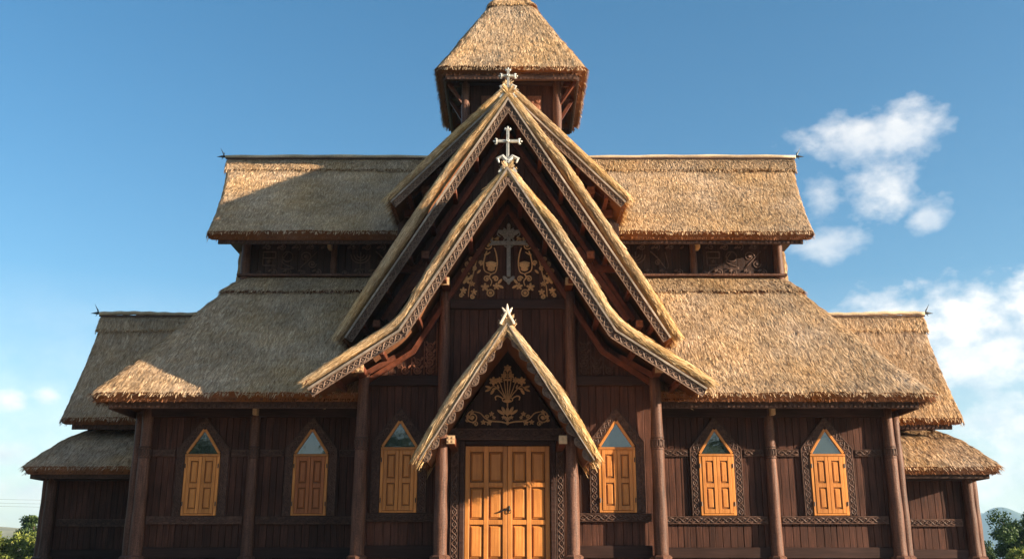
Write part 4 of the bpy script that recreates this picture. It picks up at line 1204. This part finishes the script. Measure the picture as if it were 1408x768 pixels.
mb = MB(); mb.box(TX - 1.6, TX + 1.6, TY - 1.5, TY - 1.3, 15.64, 15.84, ch=.01); mb.build('tower_beam', M['beam'], church)
plank_wall('tower_wall', TX - 1.27, TX + 1.27, 12.5, TY - 1.28, .07, M['plank'], church, flat(15.7), bw=.26)
for sx in (-1, 1): side_wall('tower_wall', TX + sx * 1.36, TY - 1.2, TY + 1.2, 12.5, 15.7, .07, M['plank'], church, sx)
for sx in (-1, 1):
    a, b_ = sorted((TX + sx * .50, TX + sx * .92))
    mb = MB(); mb.box(a, b_, TY - 1.33, TY - 1.284, 13.6, 15.3, ch=.01)
    for i in range(7):
        z = 13.72 + i * .235
        for x in (a + .11, b_ - .11): mb.disc((x, TY - 1.332, z), .085, .10, .03)
    mb.build('carved_panel', M['carve_red'], church)
for sx in (-1, 1):
    mb = MB(); mb.bar((TX + sx * 1.42, TY - 1.4, 14.9), (TX + sx * 1.95, TY - 1.7, 15.6), .08, .10); mb.bar((TX + sx * 1.42, TY - .5, 14.7), (TX + sx * 1.95, TY - .5, 15.6), .08, .10)
    build_each(mb, 'brace', M['red'], church)

# =================================================================== GROUND AND SURROUNDINGS
mb = MB(); n = 60
gx = np.linspace(-1, 1, n); sgx = np.sign(gx) * np.abs(gx) ** 2.2 * 4000
vs = []
for yy in sgx:
    for xx in sgx: vs.append((xx, yy + 24, 0.0))
mb.add(vs, [(j * n + i, j * n + i + 1, (j + 1) * n + i + 1, (j + 1) * n + i) for j in range(n - 1) for i in range(n - 1)])
structure(mb.build('ground', M['grass']))
mb = MB(); mb.box(-15.5, 15.5, 19.4, 38.5, .02, DECK - .10, ch=.03); mb.box(-15.6, 15.6, 19.3, 38.6, DECK - .10, DECK, ch=.03)
structure(mb.build('terrace_floor', M['stone']))
mb = MB()
for i in range(8): mb.box(-3.0, 3.0, 19.29 - .34 * (8 - i), 19.29 - .34 * (7 - i) - .002, .02, .02 + (DECK - .02) * (i + .5) / 8.5, ch=.015)
st_ = mb.build('steps', M['stone']); structure(st_)
mb = MB(); mb.add([(-2.2, -30, .010), (2.2, -30, .010), (2.2, 16.55, .010), (-2.2, 16.55, .010)], [(0, 1, 2, 3)])
structure(mb.build('path', M['path']))

mb = MB(); mb.add([(-26, -14, .006), (26, -14, .006), (26, 19.2, .006), (-26, 19.2, .006)], [(0, 1, 2, 3)])
structure(mb.build('bounce_ground', M['sand']))  # unseen sandy sheet, added to bounce warm light onto walls and eaves
def hill(name, cx, cy, rx, ry, h, mat, seed, n=70, rough=.25):
    vs = []
    u = np.linspace(-1, 1, n); X, Y = np.meshgrid(u, u)
    f = np.maximum(0, 1 - (X ** 2 + Y ** 2)) ** 1.3
    z = h * f * (1 - rough + 2 * rough * vnoise(X * 4 + 9, Y * 4 + 9, seed)) + h * rough * .25 * f * (vnoise(X * 14 + 20, Y * 14 + 20, seed + 1) - .5) - .5
    v = np.stack([cx + X * rx, cy + Y * ry, z], -1).reshape(-1, 3)
    F = [(j * n + i, j * n + i + 1, (j + 1) * n + i + 1, (j + 1) * n + i) for j in range(n - 1) for i in range(n - 1)]
    return structure(mesh_obj(name, v, F, [mat], smooth=True))
hill('mountains', 1400, 3000, 330, 900, 132, M['hill_far'], 3)
hill('mountains', 1750, 3200, 500, 900, 95, M['hill_far'], 8)
hill('hills', -480, 800, 420, 250, 27, M['hill_near'], 5, n=110)

def tree(x, y, h, cr, cz, mat, label, group=None, name='tree', leaves=6000, ls=(.07, .15), seed=0, flat_=1.0, cat='tree', clumps=42):
    rnd = random.Random(seed); rg = np.random.default_rng(seed)
    t = thing(name, (x, y, 0), label, cat, group)
    mb_ = MB(); tops = []
    tr = h * .028 + .03
    base = Vector((x, y, -.05)); top = Vector((x + rnd.uniform(-.1, .1), y, cz))
    mb_.tube([base, base.lerp(top, .35) + Vector((.05, 0, 0)), top], [tr * 1.4, tr, tr * .6], n=8)
    cents = []
    for i in range(clumps):
        while True:
            p = Vector((rnd.uniform(-1, 1), rnd.uniform(-1, 1), rnd.uniform(-1, 1)))
            if .25 < p.length < 1: break
        p = Vector((p.x * cr, p.y * cr, p.z * cr * flat_ * (1.0 if p.z > 0 else .8)))
        c = Vector((x, y, cz)) + p * rnd.uniform(.75, 1.05)
        if c.z < .25: c.z = .25 + rnd.random() * .3
        cents.append((c, rnd.uniform(.20, .40) * cr))
        if i % 2 == 0:
            s0 = base.lerp(top, rnd.uniform(.5, 1)); mid = s0.lerp(c, .55) + Vector((0, 0, .08 * cr))
            mb_.tube([s0, mid, c], [tr * .5, tr * .3, tr * .1], n=5)
    mb_.build('trunk', M['bark'], t, smooth=True)
    k = leaves // clumps; V = []
    for c, r_ in cents:
        d = rg.normal(0, 1, (k, 3)); d /= np.linalg.norm(d, axis=1, keepdims=True)
        p = np.array(c) + d * (r_ * rg.uniform(.35, 1.05, (k, 1))) * np.array([1, 1, .8])
        a = rg.normal(0, 1, (k, 3)); a[:, 2] -= .3; a /= np.linalg.norm(a, axis=1, keepdims=True)
        b_ = np.cross(a, d + rg.normal(0, .7, (k, 3))); b_ /= np.maximum(np.linalg.norm(b_, axis=1, keepdims=True), 1e-6)
        l = rg.uniform(ls[0], ls[1], (k, 1)); w = l * .32
        V.append(np.stack([p - a * l * .5, p + b_ * w, p + a * l * .5, p - b_ * w], 1).reshape(-1, 3))
    v = np.concatenate(V); F = np.arange(len(v)).reshape(-1, 4).tolist()
    mesh_obj('crown', v, F, [M[mat]], t)
    return t
tree(24.9, 50, 4.2, 1.75, 2.35, 'leaf_dark', 'round dark green tree beyond the right wing of the church', seed=1, leaves=20000)
tree(23.2, 53, 2.9, 1.35, 1.65, 'leaf_dark', 'low very dark tree between the church wing and the round tree', seed=2, leaves=12000)
tree(21.6, 44.5, 2.2, .62, 1.6, 'leaf_lime', 'small light green bush in front of the round dark tree', name='bush', cat='bush', seed=3, leaves=2500)
tree(28.5, 56, 4.6, 2.0, 2.6, 'leaf_mid', 'mid green tree half cut by the right edge of the picture', seed=4, leaves=12000)
tree(-35.6, 77, 4.7, 1.45, 3.3, 'leaf_mid', 'taller green tree rising over the bushes beside the left wing', seed=5, leaves=9000, ls=(.12, .26))
bl = ['yellow green bush at the far left edge of the picture', 'yellow green bush between the edge bush and the taller tree', 'yellow green bush against the left wing of the church']
for i, (x, y, cr, cz) in enumerate(((-35.4, 70, 1.9, 1.75), (-33.4, 71.5, 1.75, 1.8), (-31.6, 70, 1.7, 1.55))):
    tree(x, y, 2.6, cr, cz, 'leaf_lime', bl[i], group='yellow green bushes by the left wing', name='bush', cat='bush', seed=20 + i, leaves=10000, ls=(.12, .26))
tree(-42, 80, 3.6, 2.4, 1.9, 'leaf_lime', 'broad yellow green tree farther back on the left', seed=31, leaves=5000)

# wood behind the viewer, mirrored in the panes
rg = np.random.default_rng(77); V = []
for i in range(120):
    ang = R(rg.uniform(150, 318)); dist = rg.uniform(34, 60)
    cx, cy = dist * math.sin(ang), dist * math.cos(ang)
    if -20 < cx < -4 and cy > -30: continue
    h = rg.uniform(7, 13)
    for q in range(14):
        c = np.array((cx + rg.normal(0, 2.2), cy + rg.normal(0, 2.2), h * rg.uniform(.18, .9)))
        d = rg.normal(0, 1, (90, 3)); d /= np.linalg.norm(d, axis=1, keepdims=True)
        p = c + d * rg.uniform(.5, 2.3, (90, 1)); a_ = rg.normal(0, 1, (90, 3)); a_ /= np.linalg.norm(a_, axis=1, keepdims=True)
        b_ = np.cross(a_, d); b_ /= np.maximum(np.linalg.norm(b_, axis=1, keepdims=True), 1e-6); l = rg.uniform(.4, .9, (90, 1))
        V.append(np.stack([p - a_ * l * .5, p + b_ * l * .35, p + a_ * l * .5, p - b_ * l * .35], 1).reshape(-1, 3))
v = np.concatenate(V)
o = mesh_obj('treeline', v, np.arange(len(v)).reshape(-1, 4).tolist(), [M['leaf_dark']]); o['kind'] = 'stuff'

# the air: fades the far hills
m = bpy.data.materials.new('haze air'); m.use_nodes = True; nt = m.node_tree
for q in list(nt.nodes):
    if q.type != 'OUTPUT_MATERIAL': nt.nodes.remove(q)
pv = nt.nodes.new('ShaderNodeVolumePrincipled'); pv.inputs['Color'].default_value = (.50, .76, 1.0, 1); pv.inputs['Density'].default_value = .00020; pv.inputs['Anisotropy'].default_value = .2
nt.links.new(pv.outputs[0], nt.nodes['Material Output'].inputs['Volume'])
mb = MB(); mb.box(-4100, 4100, -4100, 4150, -1.5, 175)
o = mb.build('haze', m); o['kind'] = 'stuff'

# power line behind the left wing
pm = MB(); pm.tube([(-62, 88, -.1), (-62, 88, 8)], [.16, .11], n=8); pm.bar((-62.9, 88, 7.3), (-61.1, 88, 7.3), .1, .12)
po = pm.build('utility_pole', M['bark']); tag(po, 'wooden utility pole at the outer end of the thin cables', 'pole')
pm = MB(); pm.tube([(8, 88, -.1), (8, 88, 8)], [.16, .11], n=8); pm.bar((7.1, 88, 7.3), (8.9, 88, 7.3), .1, .12)
po = pm.build('utility_pole', M['bark']); tag(po, 'wooden utility pole hidden behind the middle of the church', 'pole')
for i, (dy, dz, lb) in enumerate(((0, 7.32, 'uppermost of the three thin cables crossing the sky left of the church'), (.35, 7.02, 'middle one of the three thin cables crossing the sky left of the church'), (-.35, 6.72, 'lowest of the three thin cables crossing the sky left of the church'))):
    cb = MB(); cb.tube([(-62 + 70 * t, 88 + dy, dz - 3.2 * t * (1 - t)) for t in np.linspace(0, 1, 30)], .008, n=5)
    o = cb.build('power_cable', M['cable']); tag(o, lb, 'cable', 'power cables beyond the left wing')

# =================================================================== SKY, SUN, CAMERA
SUN_AZ, SUN_EL = 70.0, 14.8
w = bpy.data.worlds.new('World'); bpy.context.scene.world = w; w.use_nodes = True
nd, ln = w.node_tree.nodes, w.node_tree.links
bg = nd['Background']; bg.inputs[1].default_value = .05
sky = nd.new('ShaderNodeTexSky'); sky.sky_type = 'NISHITA'; sky.sun_disc = False
sky.sun_elevation = R(SUN_EL); sky.sun_rotation = R(180 - SUN_AZ)
sky.air_density = 1.0; sky.dust_density = .35; sky.ozone_density = 1.6
tc = nd.new('ShaderNodeTexCoord'); sp = nd.new('ShaderNodeSeparateXYZ'); ln.new(tc.outputs['Generated'], sp.inputs[0])
def math_node(op, a=None, b=None, c=None, clamp=False):
    m_ = nd.new('ShaderNodeMath'); m_.operation = op; m_.use_clamp = clamp
    for i, q in enumerate((a, b, c)):
        if q is None: continue
        if isinstance(q, (int, float)): m_.inputs[i].default_value = q
        else: ln.new(q, m_.inputs[i])
    return m_.outputs[0]
az = math_node('MULTIPLY', math_node('ARCTAN2', sp.outputs[0], sp.outputs[1]), 180 / math.pi)
el = math_node('MULTIPLY', math_node('ARCSINE', sp.outputs[2]), 180 / math.pi)
nz = nd.new('ShaderNodeTexNoise'); nz.inputs['Scale'].default_value = 11; nz.inputs['Detail'].default_value = 12; nz.inputs['Roughness'].default_value = .62
mpn = nd.new('ShaderNodeMapping'); mpn.inputs['Scale'].default_value = (1, 1, 1.5); ln.new(tc.outputs['Generated'], mpn.inputs[0]); ln.new(mpn.outputs[0], nz.inputs['Vector'])
nz2 = nd.new('ShaderNodeTexNoise'); nz2.inputs['Scale'].default_value = 45; nz2.inputs['Detail'].default_value = 7; ln.new(mpn.outputs[0], nz2.inputs['Vector'])
fb = math_node('ADD', math_node('MULTIPLY', math_node('SUBTRACT', nz.outputs['Fac'], .5), 2.6), math_node('MULTIPLY', math_node('SUBTRACT', nz2.outputs['Fac'], .5), 1.2))
CL = [(20.4, 22.2, 4.6, 1.8, .68), (22.6, 22.3, 2.8, 2.0, .7), (21.6, 19.5, 3.2, 2.2, .7), (18.1, 19.6, 1.6, 2.0, .5), (23.6, 17.7, 1.3, .9, .55), (18.5, 16.9, 2.2, 1.2, .5),
      (24.7, 12.3, 4.0, 3.1, 1.0), (28.4, 12.8, 2.8, 2.5, 1.0), (21.0, 12.9, 3.6, 1.6, .9), (25.8, 10.3, 5.5, 1.9, .8), (26.2, 6.6, 3.6, 2.0, .8), (24.2, 4.2, 5.0, 1.8, .65),
      (150, 24, 26, 9, .85), (-165, 40, 34, 12, .8), (-110, 28, 22, 8, .75), (110, 52, 30, 10, .7), (-70, 50, 24, 9, .6), (60, 48, 16, 6, .7), (0, 64, 70, 11, .75), (-40, 72, 60, 9, .7), (100, 74, 80, 8, .7), (175, 66, 60, 9, .7),  # unseen cloud banks behind and overhead, added to whiten the fill light
      (33, 15.5, 4, 2.6, .9), (36, 8, 6, 2.5, .8),
      (-26.82, 7.88, 1.1, .75, .75), (-25.1, 8.22, .9, .5, .6), (-26.9, 5.1, 2.0, 1.0, .75), (-25.5, 3.3, 3.6, 1.3, .6), (-33, 7, 5, 2, .8), (-36, 14, 5, 2, .8)]
acc = None
for a0, e0, ra, re, op in CL:
    dx = math_node('DIVIDE', math_node('SUBTRACT', az, a0), ra); dy = math_node('DIVIDE', math_node('SUBTRACT', el, e0), re)
    d = math_node('SQRT', math_node('ADD', math_node('MULTIPLY', dx, dx), math_node('MULTIPLY', dy, dy)))
    q = math_node('ADD', math_node('SUBTRACT', .86, d), math_node('MULTIPLY', fb, .85))
    q = math_node('MULTIPLY', math_node('SMOOTH_MIN', math_node('MULTIPLY', math_node('MAXIMUM', q, 0.0), 1.4), 1.0, .25), op)
    acc = q if acc is None else math_node('MAXIMUM', acc, q)
low = math_node('MULTIPLY', math_node('SUBTRACT', 1.0, math_node('DIVIDE', el, 15.0), clamp=True), math_node('ADD', .5, math_node('MULTIPLY', fb, .22)))
low = math_node('MULTIPLY', low, 1.1, clamp=True)
cloud = math_node('MINIMUM', math_node('ADD', acc, math_node('MULTIPLY', low, math_node('SUBTRACT', 1.0, acc, clamp=True))), 1.0)
# sun shading painted into the cloud: grey body, bright lobes on the lit side
rp = nd.new('ShaderNodeValToRGB'); rp.color_ramp.elements[0].position = .25; rp.color_ramp.elements[0].color = (5.6, 5.8, 6.1, 1); rp.color_ramp.elements[1].position = .75; rp.color_ramp.elements[1].color = (8.2, 7.75, 7.2, 1)
mp3 = nd.new('ShaderNodeVectorMath'); mp3.operation = 'ADD'; mp3.inputs[1].default_value = (.012, 0, .020); ln.new(mpn.outputs[0], mp3.inputs[0])
nz3 = nd.new('ShaderNodeTexNoise'); nz3.inputs['Scale'].default_value = 11; nz3.inputs['Detail'].default_value = 12; nz3.inputs['Roughness'].default_value = .62; ln.new(mp3.outputs[0], nz3.inputs['Vector'])
ln.new(math_node('ADD', .5, math_node('MULTIPLY', math_node('SUBTRACT', nz.outputs['Fac'], nz3.outputs['Fac']), 2.2)), rp.inputs[0])
hs = nd.new('ShaderNodeHueSaturation'); hs.inputs['Hue'].default_value = .496; hs.inputs['Saturation'].default_value = 1.33; hs.inputs['Value'].default_value = 1.2; ln.new(sky.outputs[0], hs.inputs['Color'])
mx = nd.new('ShaderNodeMix'); mx.data_type = 'RGBA'
ln.new(cloud, mx.inputs[0]); ln.new(hs.outputs[0], mx.inputs[6]); ln.new(rp.outputs[0], mx.inputs[7]); ln.new(mx.outputs[2], bg.inputs[0])

sd = Vector((math.sin(R(SUN_AZ)) * math.cos(R(SUN_EL)), -math.cos(R(SUN_AZ)) * math.cos(R(SUN_EL)), math.sin(R(SUN_EL))))
su = bpy.data.lights.new('sun', 'SUN'); su.energy = 5.0; su.angle = R(.5); su.color = (1.0, .85, .635)
so = bpy.data.objects.new('sun', su); C.objects.link(so); so.location = sd * 80; so.rotation_euler = sd.to_track_quat('Z', 'Y').to_euler()

cam = bpy.data.cameras.new('camera'); cam.sensor_width = 36; cam.lens = 36 * 1375 / 1408; cam.clip_end = 12000; cam.clip_start = .1
co = bpy.data.objects.new('camera', cam); C.objects.link(co); co.location = (0, 0, 1.6); co.rotation_euler = (R(90 + 15.7), 0, 0)
sc = bpy.context.scene; sc.camera = co
sc.view_settings.view_transform = 'Standard'; sc.view_settings.look = 'None'; sc.view_settings.exposure = 1.72; sc.view_settings.gamma = 1
sc.cycles.max_bounces = 6; sc.cycles.diffuse_bounces = 3; sc.cycles.use_denoising = True
